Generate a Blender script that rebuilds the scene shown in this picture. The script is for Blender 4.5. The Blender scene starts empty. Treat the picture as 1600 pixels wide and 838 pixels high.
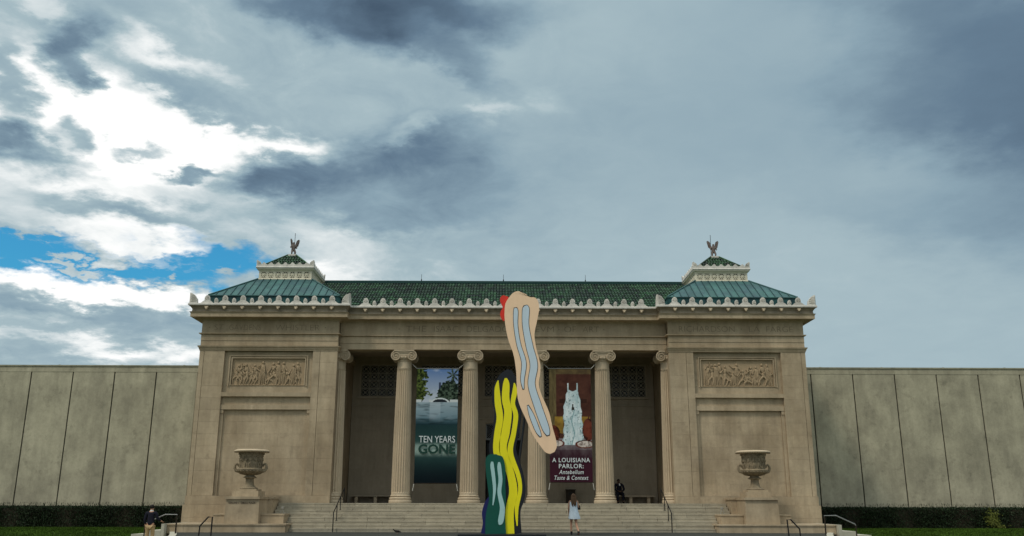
import bpy, bmesh, math, random
from mathutils import Vector, Matrix
import numpy as np
R = math.radians
random.seed(7); rng = np.random.default_rng(7)
S = bpy.context.scene
COL = S.collection

# ------------------------------------------------------------------ camera
F_PX, W_PX, H_PX = 1380.0, 1600.0, 838.0
th = math.atan(368 / F_PX); ps = math.atan(13.7 * math.cos(th) / F_PX); roll = R(0.10)
cam_d = bpy.data.cameras.new('camera'); cam = bpy.data.objects.new('camera', cam_d); COL.objects.link(cam)
S.camera = cam
cam_d.sensor_width = 36; cam_d.lens = 36 * F_PX / W_PX; cam_d.clip_end = 5000; cam_d.clip_start = .1
fw = Vector((math.sin(ps) * math.cos(th), math.cos(ps) * math.cos(th), math.sin(th)))
rt = Vector((math.cos(ps), -math.sin(ps), 0)); up = rt.cross(fw)
r2 = rt * math.cos(roll) + up * math.sin(roll); u2 = up * math.cos(roll) - rt * math.sin(roll)
m3 = Matrix((r2, u2, -fw)).transposed()
cam.matrix_world = Matrix.Translation((0, -45, 1.27)) @ m3.to_4x4()
S.render.resolution_x = 1024; S.render.resolution_y = 536
S.view_settings.view_transform = 'Standard'; S.view_settings.look = 'None'
S.view_settings.exposure = 0.08; S.view_settings.gamma = 1
S.render.engine = 'CYCLES'

# ------------------------------------------------------------------ world
SUN_EL, SUN_AZ = 53.0, -130.0        # azimuth from +Y (behind the museum), clockwise positive: light from the left
world = bpy.data.worlds.new('World'); S.world = world; world.use_nodes = True
WN = world.node_tree; WN.nodes.clear()
def wn(t, **k):
    n = WN.nodes.new(t)
    for a, b in k.items(): setattr(n, a, b)
    return n
def wl(a, b): WN.links.new(a, b)
def wmath(op, a, b=None, c=None, clamp=False):
    n = wn('ShaderNodeMath', operation=op, use_clamp=clamp)
    for i, v in enumerate((a, b, c)):
        if v is None: continue
        if isinstance(v, (int, float)): n.inputs[i].default_value = v
        else: wl(v, n.inputs[i])
    return n.outputs[0]
tc = wn('ShaderNodeTexCoord'); sep = wn('ShaderNodeSeparateXYZ'); wl(tc.outputs['Generated'], sep.inputs[0])
X, Y, Z = sep.outputs
az = wmath('MULTIPLY', wmath('ARCTAN2', X, Y), 57.29578)
el = wmath('MULTIPLY', wmath('ARCSINE', Z), 57.29578)
# cloud-layer coordinates (flattening towards the horizon)
den = wmath('ADD', wmath('MAXIMUM', Z, 0.0), 0.22)
cl = wn('ShaderNodeCombineXYZ'); wl(wmath('DIVIDE', X, den), cl.inputs[0]); wl(wmath('DIVIDE', Y, den), cl.inputs[1]); wl(wmath('MULTIPLY', Z, 1.5), cl.inputs[2])
def wnoise(scale, detail, rough, off, dist=0.0):
    mp = wn('ShaderNodeMapping'); mp.inputs['Location'].default_value = off; wl(cl.outputs[0], mp.inputs[0])
    n = wn('ShaderNodeTexNoise'); n.inputs['Scale'].default_value = scale; n.inputs['Detail'].default_value = detail
    n.inputs['Roughness'].default_value = rough; n.inputs['Distortion'].default_value = dist
    wl(mp.outputs[0], n.inputs['Vector']); return n.outputs['Fac']
n1 = wnoise(2.2, 9, .6, (3, 1, 0)); n2 = wnoise(2.2, 9, .6, (11, 7, 3)); n3 = wnoise(1.5, 9, .58, (5, 4, 8), .4); n4 = wnoise(7.5, 9, .62, (2, 9, 4), .5)
n5 = wnoise(11, 6, .6, (7, 2, 1)); n6 = wnoise(11, 6, .6, (1, 8, 5))
waz = wmath('ADD', wmath('ADD', az, wmath('MULTIPLY', wmath('SUBTRACT', n1, .5), 7.0)), wmath('MULTIPLY', wmath('SUBTRACT', n5, .5), 5.0))
wel = wmath('ADD', wmath('ADD', el, wmath('MULTIPLY', wmath('SUBTRACT', n2, .5), 4.0)), wmath('MULTIPLY', wmath('SUBTRACT', n6, .5), 3.4))
# node group: one soft elliptical cloud mass, mask = smoothstep(1+s, 1-s, d)
G = bpy.data.node_groups.new('cloud_mass', 'ShaderNodeTree')
for nm in ('az', 'el', 'caz', 'cel', 'raz', 'rel', 'cos', 'sin', 'soft'): G.interface.new_socket(nm, in_out='INPUT', socket_type='NodeSocketFloat')
G.interface.new_socket('mask', in_out='OUTPUT', socket_type='NodeSocketFloat')
gi = G.nodes.new('NodeGroupInput'); go = G.nodes.new('NodeGroupOutput')
def gm(op, a, b=None):
    n = G.nodes.new('ShaderNodeMath'); n.operation = op
    for i, v in enumerate((a, b)):
        if v is None: continue
        if isinstance(v, (int, float)): n.inputs[i].default_value = v
        else: G.links.new(v, n.inputs[i])
    return n.outputs[0]
I = gi.outputs
da = gm('SUBTRACT', I['az'], I['caz']); de = gm('SUBTRACT', I['el'], I['cel'])
uu = gm('DIVIDE', gm('ADD', gm('MULTIPLY', da, I['cos']), gm('MULTIPLY', de, I['sin'])), I['raz'])
vv = gm('DIVIDE', gm('SUBTRACT', gm('MULTIPLY', de, I['cos']), gm('MULTIPLY', da, I['sin'])), I['rel'])
dd = gm('SQRT', gm('ADD', gm('MULTIPLY', uu, uu), gm('MULTIPLY', vv, vv)))
mr = G.nodes.new('ShaderNodeMapRange'); mr.interpolation_type = 'SMOOTHSTEP'
G.links.new(dd, mr.inputs['Value'])
G.links.new(gm('SUBTRACT', 1.0, I['soft']), mr.inputs['From Min']); G.links.new(gm('ADD', 1.0, I['soft']), mr.inputs['From Max'])
mr.inputs['To Min'].default_value = 1; mr.inputs['To Max'].default_value = 0
G.links.new(mr.outputs[0], go.inputs[0])
def mass(caz, cel, raz, rel, rot, soft):
    g = wn('ShaderNodeGroup'); g.node_tree = G
    wl(waz, g.inputs['az']); wl(wel, g.inputs['el'])
    for k, v in (('caz', caz), ('cel', cel), ('raz', raz), ('rel', rel), ('cos', math.cos(R(rot))), ('sin', math.sin(R(rot))), ('soft', soft)):
        g.inputs[k].default_value = v
    return g.outputs[0]
# (azimuth, elevation, half-width, half-height in degrees, tilt, brightness, softness)
CLOUDS = [
    (15.72, 21.24, 33.1, 20.59, 0, 0.5, 0.7),
    (15.07, 11.64, 24.63, 7.61, 0, 0.6, 0.85),
    (30.88, 22.84, 10.47, 6.69, -25, 0.12, 0.85),
    (23.51, 26.26, 9.33, 4.41, -25, 0.27, 0.9),
    (9.68, 29.21, 10.35, 4.23, 0, 0.56, 0.9),
    (18.39, 28.34, 6.28, 2.24, -10, 0.5, 0.8),
    (23.22, 20.02, 7.17, 2.28, -15, 0.5, 0.95),
    (15.08, 24.08, 6.75, 2.74, 0, 0.49, 0.9),
    (-25.27, 26.96, 12.34, 3.22, 0, 0.52, 0.8),
    (-19.89, 28.66, 6.11, 1.84, 0, 0.62, 0.8),
    (-16.33, 26.51, 5.44, 2.29, 0, 0.56, 0.8),
    (-26.48, 21.92, 9.27, 3.46, 0, 1.02, 0.45),
    (-21.19, 25.63, 4.33, 0.97, -20, 1.0, 0.6),
    (-30.49, 27.25, 2.05, 0.51, 0, 0.72, 0.8),
    (-31.08, 23.19, 0.99, 2.08, 0, 0.55, 0.7),
    (-28.06, 25.48, 1.49, 1.69, 0, 0.24, 0.7),
    (-27.33, 24.16, 0.93, 0.93, 0, 0.34, 0.7),
    (-16.94, 23.91, 7.38, 1.78, -12, 0.54, 0.5),
    (-21.05, 24.32, 2.94, 0.9, -22, 0.46, 0.5),
    (-10.13, 23.96, 5.64, 2.39, 0, 0.55, 0.8),
    (-20.82, 22.24, 5.05, 0.53, -5, 0.98, 0.7),
    (-28.46, 20.63, 2.05, 0.36, 0, 0.95, 0.7),
    (-13.85, 21.86, 6.27, 0.67, -3, 0.93, 0.7),
    (-7.91, 23.3, 1.97, 0.6, 15, 0.9, 0.7),
    (-30.31, 19.18, 3.44, 1.35, -8, 0.18, 0.6),
    (-27.82, 21.12, 1.04, 0.65, 0, 0.55, 0.8),
    (-23.79, 21.16, 1.41, 0.49, 0, 0.62, 0.7),
    (-20.43, 20.28, 1.55, 0.35, 6, 0.4, 0.7),
    (-7.8, 30.78, 8.66, 1.82, 0, 0.07, 0.7),
    (-4.07, 28.65, 3.43, 1.17, -30, 0.26, 0.8),
    (-14.96, 30.55, 3.47, 0.74, 0, 0.22, 0.8),
    (-25.97, 17.87, 9.15, 1.56, 0, 0.9, 0.8),
    (-14.95, 19.77, 3.07, 1.35, 0, 0.17, 0.7),
    (-7.83, 21.28, 5.21, 2.23, 8, 0.16, 0.75),
    (-5.58, 19.33, 5.21, 2.05, 0, 0.34, 0.8),
    (-10.63, 17.46, 6.29, 1.63, 0, 0.4, 0.9),
    (-22.21, 17.11, 6.32, 0.76, 0, 0.42, 0.8),
    (-26.81, 16.05, 1.72, 0.66, 0, 0.48, 0.8),
    (-15.16, 17.14, 6.05, 1.2, -10, 0.66, 0.8),
    (-23.88, 15.48, 5.03, 0.98, 0, 0.92, 0.6),
    (-13.06, 16.29, 3.68, 1.01, -15, 0.62, 0.8),
    (-8.44, 15.73, 4.63, 1.15, -12, 0.76, 0.8),
    (-10.88, 14.38, 2.47, 0.9, 0, 0.88, 0.7),
    (-3.76, 15.67, 3.86, 1.24, 0, 0.58, 0.9),
    (-1.72, 24.82, 1.8, 0.56, 0, 0.68, 0.8),
    (2.34, 25.35, 1.35, 0.72, 0, 0.62, 0.8),
    (-24.23, 12.2, 11.26, 0.83, -3, 1.0, 0.5),
    (-27.14, 10.53, 6.31, 0.95, -3, 0.42, 0.6),
    (-20.81, 10.76, 5.14, 0.85, -3, 0.48, 0.6),
    (-25.36, 9.83, 8.87, 0.52, -2, 0.58, 0.8),
    (-22.45, 8.92, 7.11, 0.6, 0, 0.86, 0.8),
    (-28.53, 8.46, 1.92, 0.79, 0, 0.56, 0.8),
]
BLUE = [
    (-29.24, 13.86, 3.9, 0.94, 0, 0.4),
    (-24.07, 13.93, 7.47, 0.75, 0, 0.4),
    (-18.55, 14.94, 4.62, 1.02, -5, 0.4),
    (-30.29, 14.34, 1.92, 0.57, 0, 0.6),
]
PUFFS = [
    (-27.19, 13.61, 1.42, 0.26, 0, 0.4),
    (-25.55, 14.41, 1.74, 0.34, 0, 0.5),
    (-22.05, 15.61, 2.59, 0.61, 0, 0.5),
    (-21.19, 13.76, 0.44, 0.23, 0, 0.5),
    (-17.51, 14.12, 1.16, 0.28, 0, 0.6),
    (-28.5, 14.77, 0.3, 0.22, 0, 0.5),
    (-29.87, 14.87, 0.97, 0.22, -10, 0.8),
]
# open, broken bright overcast everywhere else
B = wmath('ADD', wmath('MULTIPLY', n3, .55), .42)
for c in CLOUDS:
    m = mass(*c[:5], c[6])
    mx = wn('ShaderNodeMix', data_type='FLOAT'); wl(m, mx.inputs[0]); wl(B, mx.inputs[2]); mx.inputs[3].default_value = c[5]; B = mx.outputs[0]
# fine cloud relief: stronger on the broken left side, faint in the rain-grey sheet to the right
amp = wn('ShaderNodeMapRange'); wl(az, amp.inputs[0]); amp.inputs[1].default_value = -12; amp.inputs[2].default_value = 12; amp.inputs[3].default_value = .74; amp.inputs[4].default_value = .15
B = wmath('ADD', B, wmath('MULTIPLY', wmath('SUBTRACT', wmath('ADD', wmath('MULTIPLY', n3, .45), wmath('MULTIPLY', n4, .55)), .5), amp.outputs[0]))
ramp = wn('ShaderNodeValToRGB'); wl(B, ramp.inputs[0])
RC = [(0.0, (.062, .100, .150)), (.22, (.125, .195, .270)), (.42, (.245, .350, .420)), (.60, (.365, .475, .520)), (.78, (.66, .72, .735)), (.92, (.95, .96, .95)), (1.0, (1.0, 1.0, .99))]
e = ramp.color_ramp.elements
e[0].position = RC[0][0]; e[0].color = (*RC[0][1], 1); e[1].position = 1; e[1].color = (*RC[-1][1], 1)
for p, c in RC[1:-1]: q = e.new(p); q.color = (*c, 1)
sky = wn('ShaderNodeTexSky', sky_type='NISHITA'); sky.sun_disc = False
sky.sun_elevation = R(SUN_EL); sky.sun_rotation = R(SUN_AZ); sky.air_density = 1.6; sky.dust_density = .2; sky.ozone_density = 3
sk = wn('ShaderNodeMix', data_type='RGBA', blend_type='MULTIPLY'); sk.inputs[0].default_value = 1; wl(sky.outputs[0], sk.inputs[6]); sk.inputs[7].default_value = (.020, .078, .108, 1)
bm_ = None
for c in BLUE:
    m = mass(*c[:5], c[5]); bm_ = m if bm_ is None else wmath('MAXIMUM', bm_, m)
for c in PUFFS:
    bm_ = wmath('MULTIPLY', bm_, wmath('SUBTRACT', 1.0, mass(*c[:5], c[5])))
mixb = wn('ShaderNodeMix', data_type='RGBA'); wl(bm_, mixb.inputs[0]); wl(ramp.outputs[0], mixb.inputs[6]); wl(sk.outputs[2], mixb.inputs[7])
# an overcast sky brightens towards the zenith
zen = wn('ShaderNodeMapRange', interpolation_type='SMOOTHSTEP'); wl(el, zen.inputs[0]); zen.inputs[1].default_value = 30; zen.inputs[2].default_value = 80; zen.inputs[3].default_value = 1.0; zen.inputs[4].default_value = 2.45
fin = wn('ShaderNodeVectorMath', operation='SCALE'); wl(mixb.outputs[2], fin.inputs[0]); wl(zen.outputs[0], fin.inputs['Scale'])
bg = wn('ShaderNodeBackground'); wl(fin.outputs[0], bg.inputs[0]); bg.inputs[1].default_value = 1.0
wo = wn('ShaderNodeOutputWorld'); wl(bg.outputs[0], wo.inputs[0])

# ------------------------------------------------------------------ sun (veiled by cloud)
sd = bpy.data.lights.new('sun', 'SUN'); sd.energy = 1.5; sd.angle = R(10); sd.color = (1, .93, .80)
sun = bpy.data.objects.new('sun', sd); COL.objects.link(sun)
sv = Vector((math.sin(R(SUN_AZ)) * math.cos(R(SUN_EL)), math.cos(R(SUN_AZ)) * math.cos(R(SUN_EL)), math.sin(R(SUN_EL))))
sun.rotation_euler = sv.to_track_quat('Z', 'Y').to_euler(); sun.location = (-30, -30, 40)

# ------------------------------------------------------------------ materials
def newmat(name):
    m = bpy.data.materials.new(name); m.use_nodes = True
    nt = m.node_tree; return m, nt, nt.nodes['Principled BSDF']
def surf(name, col, rough=.85, var=.12, scale=1.5, streak=0.0, obj_var=.08, spots=0.0, bump=.0, bscale=30, metal=0.0, dark=None, spec=.15, island=0.0, coat=0.0):
    """weathered surface: large mottling, vertical water streaks, per-piece tone, dark spots"""
    m, nt, b = newmat(name); N = nt.nodes; L = nt.links
    def mth(op, a, c=None):
        n = N.new('ShaderNodeMath'); n.operation = op
        for i, v in enumerate((a, c)):
            if v is None: continue
            if isinstance(v, (int, float)): n.inputs[i].default_value = v
            else: L.new(v, n.inputs[i])
        return n.outputs[0]
    geo = N.new('ShaderNodeNewGeometry')
    def noise(sc, det=6, ro=.6, vec=(1, 1, 1)):
        mp = N.new('ShaderNodeMapping'); mp.inputs['Scale'].default_value = vec; L.new(geo.outputs['Position'], mp.inputs[0])
        n = N.new('ShaderNodeTexNoise'); n.inputs['Scale'].default_value = sc; n.inputs['Detail'].default_value = det; n.inputs['Roughness'].default_value = ro
        L.new(mp.outputs[0], n.inputs['Vector']); return n.outputs['Fac']
    f = mth('ADD', 1.0, mth('MULTIPLY', mth('SUBTRACT', noise(scale), .5), var * 4))
    f = mth('MULTIPLY', f, mth('ADD', 1.0, mth('MULTIPLY', mth('SUBTRACT', noise(scale * 9, 3), .5), var * 2.0)))
    if streak: f = mth('MULTIPLY', f, mth('ADD', 1.0, mth('MULTIPLY', mth('SUBTRACT', noise(1.0, 7, .65, (3.2, 3.2, .35)), .5), streak * 4)))
    if obj_var:
        oi = N.new('ShaderNodeObjectInfo'); f = mth('MULTIPLY', f, mth('ADD', 1.0 - obj_var, mth('MULTIPLY', oi.outputs['Random'], obj_var * 2)))
    if island: f = mth('MULTIPLY', f, mth('ADD', 1.0 - island, mth('MULTIPLY', geo.outputs['Random Per Island'], island * 2)))
    if spots:
        s = N.new('ShaderNodeMapRange'); L.new(noise(scale * 2.3, 8, .7), s.inputs[0]); s.inputs[1].default_value = .56; s.inputs[2].default_value = .70
        s.inputs[3].default_value = 1; s.inputs[4].default_value = 1 - spots; f = mth('MULTIPLY', f, s.outputs[0])
    v = N.new('ShaderNodeVectorMath'); v.operation = 'SCALE'
    if dark:
        mx = N.new('ShaderNodeMix'); mx.data_type = 'RGBA'; mx.inputs[6].default_value = (*col, 1); mx.inputs[7].default_value = (*dark, 1)
        s2 = N.new('ShaderNodeMapRange'); L.new(noise(scale * .8, 7, .65, (1, 1, .6)), s2.inputs[0]); s2.inputs[1].default_value = .42; s2.inputs[2].default_value = .66
        L.new(s2.outputs[0], mx.inputs[0]); L.new(mx.outputs[2], v.inputs[0])
    else: v.inputs[0].default_value = col
    L.new(f, v.inputs['Scale']); L.new(v.outputs[0], b.inputs['Base Color'])
    b.inputs['Roughness'].default_value = rough; b.inputs['Metallic'].default_value = metal; b.inputs['Specular IOR Level'].default_value = spec
    if coat: b.inputs['Coat Weight'].default_value = coat; b.inputs['Coat Roughness'].default_value = .12
    if bump:
        bp = N.new('ShaderNodeBump'); bp.inputs['Strength'].default_value = bump; bp.inputs['Distance'].default_value = .02
        L.new(noise(bscale, 5), bp.inputs['Height']); L.new(bp.outputs[0], b.inputs['Normal'])
    return m
M = {}
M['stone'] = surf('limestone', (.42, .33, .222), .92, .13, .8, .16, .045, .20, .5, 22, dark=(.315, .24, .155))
M['letter_shade'] = surf('inscription_shade', (.20, .155, .10), .95, .25, 6, 0, 0, 0)  # darker weathered tone stands in for the shade inside cut letters
M['relief'] = surf('carved_limestone', (.36, .265, .165), .9, .16, 3, .05, 0, .15, .3, 30)
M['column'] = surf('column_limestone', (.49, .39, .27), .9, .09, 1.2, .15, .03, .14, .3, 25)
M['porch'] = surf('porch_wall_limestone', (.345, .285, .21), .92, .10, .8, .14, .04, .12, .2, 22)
M['terra'] = surf('white_terracotta', (.60, .56, .50), .8, .16, 3, .12, .12, .35, .2, 30)
M['gutter'] = surf('dark_streaked_stone', (.27, .225, .165), .9, .15, 1.2, .22, .05, .35, .2, 20)  # darker, streaked and spotted stone tone for gutter course and flat roof
M['lattice'] = surf('cream_terracotta', (.66, .60, .46), .7, .08, 3, .05, .04, .1)
M['urn'] = surf('urn_stone', (.235, .185, .12), .9, .3, 5, .2, .0, .45, .6, 40)
M['concrete'] = surf('aged_concrete_panel', (.42, .378, .27), .94, .16, .9, .12, .05, .26, .4, 14, dark=(.30, .27, .195))
M['concrete_cap'] = surf('concrete_coping', (.30, .28, .20), .9, .15, 1.5, .3, .05, .3)
M['step'] = surf('step_stone', (.36, .315, .235), .92, .16, 2.5, .0, .10, .42, .5, 30)
M['floor'] = surf('porch_floor_stone', (.30, .27, .21), .85, .12, 2, 0, .05, .2)
M['roofmetal'] = surf('green_copper_sheet', (.050, .125, .115), .62, .16, 1.6, .14, .12, .2, 0, metal=.0, dark=(.040, .085, .095), spec=.22)
M['seam'] = surf('copper_seam', (.02, .055, .06), .5, .1, 2)
M['fascia_green'] = surf('dark_green_copper', (.022, .085, .085), .65, .25, 2.0, .3, .05, .5, dark=(.014, .03, .038), spec=.2)
M['tile'] = surf('glazed_green_tile', (.019, .054, .021), .5, .16, 1.3, 0, 0, .3, 0, island=.8, dark=(.012, .022, .011), spec=.2)
M['ridge'] = surf('green_ridge', (.018, .055, .05), .5, .1, 2)
M['iron'] = surf('dark_iron', (.02, .02, .02), .45, .1, 5, metal=.4)
M['rail_light'] = surf('pale_grey_metal', (.22, .22, .21), .45, .1, 5, metal=.5)
M['grille'] = surf('bronze_grille', (.30, .27, .21), .75, .2, 6, spec=.2)
M['bronze'] = surf('statue_bronze', (.16, .125, .11), .6, .3, 8, .1, 0, .3)
M['rope'] = surf('pale_rope', (.6, .58, .52), .9, .05, 5)
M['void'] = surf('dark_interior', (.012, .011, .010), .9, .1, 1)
M['asphalt'] = surf('asphalt', (.052, .052, .046), .97, .14, .7, 0, 0, .2, .4, 60, spec=.08)
M['path'] = surf('pale_concrete_path', (.42, .39, .31), .9, .1, 1.5, 0, 0, .2, .2)
M['grass'] = surf('lawn_soil_and_turf', (.03, .05, .010), .95, .3, 1.5, 0, 0, .3, .6, 20, spec=.1)
M['blade'] = surf('grass_blades', (.042, .078, .010), .85, .45, .5, 0, 0, .4, island=.4, spec=.05)
M['leaf'] = surf('hedge_leaf', (.016, .028, .011), .6, .3, 1.2, 0, 0, .3, island=.8)
M['leaf_yellow'] = surf('yellow_leaf', (.10, .11, .02), .6, .2, 3, 0, 0, 0, island=.4)
M['twig'] = surf('hedge_twigs', (.03, .025, .015), .9, .1, 3)
M['skin'] = surf('skin', (.42, .23, .15), .6, .03, 6, 0, 0)
M['skin_dark'] = surf('dark_skin', (.10, .055, .035), .6, .03, 6, 0, 0)
M['hair'] = surf('brown_hair', (.10, .055, .03), .6, .3, 12, 0, 0)
M['hair_black'] = surf('black_hair', (.015, .012, .01), .6, .1, 12, 0, 0)
M['dress'] = surf('pale_blue_white_cotton', (.55, .62, .68), .9, .14, 7, 0, 0, .2)
M['khaki'] = surf('khaki_cloth', (.36, .25, .13), .9, .08, 5, 0, 0)
M['navycloth'] = surf('dark_navy_cloth', (.012, .012, .02), .9, .1, 5, 0, 0)
M['white'] = surf('white_cloth', (.7, .7, .68), .9, .03, 5, 0, 0)
M['black'] = surf('black_leather', (.012, .012, .012), .4, .05, 5, 0, 0)
M['glass'] = surf('dark_glass', (.008, .008, .007), .25, .02, 2, 0, 0, spec=.25)
def paint(n, c): return surf(n, c, .42, .03, 1.2, .05, 0, .06, 0, spec=.3)
M['peach'] = paint('peach_enamel', (.88, .60, .39)); M['yellow'] = paint('yellow_enamel', (.80, .70, .008))
M['navy'] = paint('black_navy_enamel', (.010, .011, .016)); M['lblue'] = paint('pale_blue_enamel', (.54, .63, .70))
M['green'] = paint('dark_green_enamel', (.002, .075, .052)); M['teal'] = paint('pale_teal_enamel', (.36, .56, .55))
M['red'] = paint('red_enamel', (.68, .035, .018)); M['indigo'] = paint('indigo_enamel', (.008, .010, .085)); M['plinth'] = surf('dark_plinth', (.02, .022, .025), .5, .1, 3)
M['bin'] = surf('dark_brown_metal', (.025, .018, .012), .5, .1, 3)
M['letter_white'] = surf('white_print', (.62, .66, .66), .8, .02, 3, 0, 0)
M['letter_green'] = surf('dark_green_print', (.015, .050, .038), .8, .05, 3, 0, 0)
M['joint'] = surf('dark_open_joint', (.05, .047, .035), .95, .1, 2)
M['lamp_grey'] = surf('grey_cast_metal', (.33, .32, .28), .7, .1, 5)
M['letter_black'] = surf('black_lettering', (.03, .025, .02), .7, .05, 3, 0, 0)

# ------------------------------------------------------------------ building helpers
WP = {}                                     # world position of every object's origin
def link(o, parent=None, loc=(0, 0, 0)):
    COL.objects.link(o); loc = Vector(loc); WP[o.name] = loc
    if parent is not None:
        o.parent = parent; o.location = loc - WP[parent.name]
    else: o.location = loc
    return o
def thing(name, label, cat, loc=(0, 0, 0), group=None):
    o = bpy.data.objects.new(name, None); o.empty_display_size = .3; link(o, None, loc)
    o['label'] = label; o['category'] = cat
    if group: o['group'] = group
    return o
def tagmesh(o, label, cat, group=None):
    o['label'] = label; o['category'] = cat
    if group: o['group'] = group
    return o
def struct(o, kind='structure'): o['kind'] = kind; return o
class MB:
    def __init__(s): s.v = []; s.f = []; s.m = []
    def add(s, vs, fs, mi=0):
        k = len(s.v); s.v += [tuple(p) for p in vs]; s.f += [tuple(i + k for i in f) for f in fs]; s.m += [mi] * len(fs); return s
    def box(s, x0, x1, y0, y1, z0, z1, mi=0):
        vs = [(x, y, z) for x in (x0, x1) for y in (y0, y1) for z in (z0, z1)]
        return s.add(vs, [(0, 1, 3, 2), (4, 6, 7, 5), (0, 4, 5, 1), (2, 3, 7, 6), (0, 2, 6, 4), (1, 5, 7, 3)], mi)
    def tube(s, pts, r, n=6, mi=0, cap=True):
        pts = [Vector(p) for p in pts]; rs = r if isinstance(r, (list, tuple)) else [r] * len(pts); rings = []
        vs = []; prev = None
        for i, p in enumerate(pts):
            t = (pts[min(i + 1, len(pts) - 1)] - pts[max(i - 1, 0)]).normalized()
            a = Vector((0, 0, 1)) if abs(t.z) < .9 else Vector((1, 0, 0))
            if prev is not None: a = prev
            u = (a - t * a.dot(t)).normalized(); w = t.cross(u); prev = u
            for k in range(n):
                q = 2 * math.pi * k / n; vs.append(p + (u * math.cos(q) + w * math.sin(q)) * rs[i])
        fs = [(i * n + k, i * n + (k + 1) % n, (i + 1) * n + (k + 1) % n, (i + 1) * n + k) for i in range(len(pts) - 1) for k in range(n)]
        if cap: fs += [tuple(range(n))[::-1], tuple((len(pts) - 1) * n + k for k in range(n))]
        return s.add(vs, fs, mi)
    def lathe(s, prof, n=24, c=(0, 0, 0), mi=0, cap=True, sx=1, sy=1):
        vs = [(c[0] + r * math.cos(2 * math.pi * k / n) * sx, c[1] + r * math.sin(2 * math.pi * k / n) * sy, c[2] + z) for r, z in prof for k in range(n)]
        fs = [(i * n + k, i * n + (k + 1) % n, (i + 1) * n + (k + 1) % n, (i + 1) * n + k) for i in range(len(prof) - 1) for k in range(n)]
        if cap: fs += [tuple(range(n))[::-1], tuple((len(prof) - 1) * n + k for k in range(n))]
        return s.add(vs, fs, mi)
    def ball(s, c, r, n=8, m=5, mi=0):
        r = r if isinstance(r, (list, tuple)) else (r, r, r)
        pr = [(math.sin(math.pi * j / m), -math.cos(math.pi * j / m)) for j in range(1, m)]
        vs = [(c[0], c[1], c[2] - r[2])] + [(c[0] + a * math.cos(2 * math.pi * k / n) * r[0], c[1] + a * math.sin(2 * math.pi * k / n) * r[1], c[2] + z * r[2]) for a, z in pr for k in range(n)] + [(c[0], c[1], c[2] + r[2])]
        fs = [(0, 1 + (k + 1) % n, 1 + k) for k in range(n)]
        for j in range(m - 2): fs += [(1 + j * n + k, 1 + j * n + (k + 1) % n, 1 + (j + 1) * n + (k + 1) % n, 1 + (j + 1) * n + k) for k in range(n)]
        L = len(vs) - 1; o = 1 + (m - 2) * n; fs += [(L, o + k, o + (k + 1) % n) for k in range(n)]
        return s.add(vs, fs, mi)
    def prism(s, poly, y0, y1, mi=0):
        """outline in the x/z plane, given depth in y"""
        n = len(poly); vs = [(x, y0, z) for x, z in poly] + [(x, y1, z) for x, z in poly]
        fs = [tuple(range(n)), tuple(range(n, 2 * n))[::-1]] + [(i, i + n, (i + 1) % n + n, (i + 1) % n) for i in range(n)]
        return s.add(vs, fs, mi)
    def strip(s, left, right, y0, y1, mi=0):
        """solid ribbon between two x/z polylines"""
        n = len(left); vs = []
        for (a, b), (c, d) in zip(left, right): vs += [(a, y0, b), (c, y0, d), (c, y1, d), (a, y1, b)]
        fs = []
        for i in range(n - 1):
            k = i * 4; fs += [(k + j, k + (j + 1) % 4, k + 4 + (j + 1) % 4, k + 4 + j) for j in range(4)]
        fs += [(0, 1, 2, 3), tuple((n - 1) * 4 + j for j in (3, 2, 1, 0))]
        return s.add(vs, fs, mi)
    def mesh(s, name, mats, smooth=False, fix=True):
        me = bpy.data.meshes.new(name); me.from_pydata(s.v, [], s.f)
        for m in (mats if isinstance(mats, (list, tuple)) else [mats]): me.materials.append(m)
        me.polygons.foreach_set('material_index', s.m)
        if fix:
            b = bmesh.new(); b.from_mesh(me); bmesh.ops.recalc_face_normals(b, faces=b.faces); b.to_mesh(me); b.free()
        if smooth:
            me.shade_smooth() if hasattr(me, 'shade_smooth') else None
            try: me.set_sharp_from_angle(angle=R(40))
            except Exception: pass
        me.update(); return me
    def build(s, name, mats, parent=None, smooth=False, fix=True):
        """vertices are world coordinates; the origin goes to the piece's own centre"""
        a = np.array(s.v); c = (a.min(0) + a.max(0)) / 2
        if parent is None: c[2] = a[:, 2].min()
        s.v = [tuple(p) for p in (a - c)]
        return link(bpy.data.objects.new(name, s.mesh(name, mats, smooth, fix)), parent, c)
def put(name, mesh, parent, loc, rot=None):
    o = bpy.data.objects.new(name, mesh); link(o, parent, loc)
    if rot: o.rotation_euler = rot
    return o
_boxes = {}
def box_mesh(dx, dy, dz, mat):
    k = (round(dx, 3), round(dy, 3), round(dz, 3), mat.name)
    if k not in _boxes: _boxes[k] = MB().box(-dx / 2, dx / 2, -dy / 2, dy / 2, -dz / 2, dz / 2).mesh('block', mat, fix=False)
    return _boxes[k]
def block(name, parent, x0, x1, y0, y1, z0, z1, mat):
    return put(name, box_mesh(x1 - x0, y1 - y0, z1 - z0, mat), parent, ((x0 + x1) / 2, (y0 + y1) / 2, (z0 + z1) / 2))
def ashlar(parent, x0, x1, z0, z1, y, courses, ln, mat=None, name='stone_block', thick=.1, g=.0045):
    """courses of single stones, each an object, with open joints in front of the backing wall"""
    mat = mat or M['stone']; h = (z1 - z0) / courses
    for c in range(courses):
        n = max(1, round((x1 - x0) / ln)); w = (x1 - x0) / n; xs = [x0 + i * w for i in range(n + 1)]
        if n > 1 and c % 2: xs = [x0] + [x0 + (i + .5) * w for i in range(n)] + [x1]
        for a, b in zip(xs[:-1], xs[1:]): block(name, parent, a + g / 2, b - g / 2, y, y + thick, z0 + c * h + g / 2, z0 + (c + 1) * h - g / 2, mat)
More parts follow.
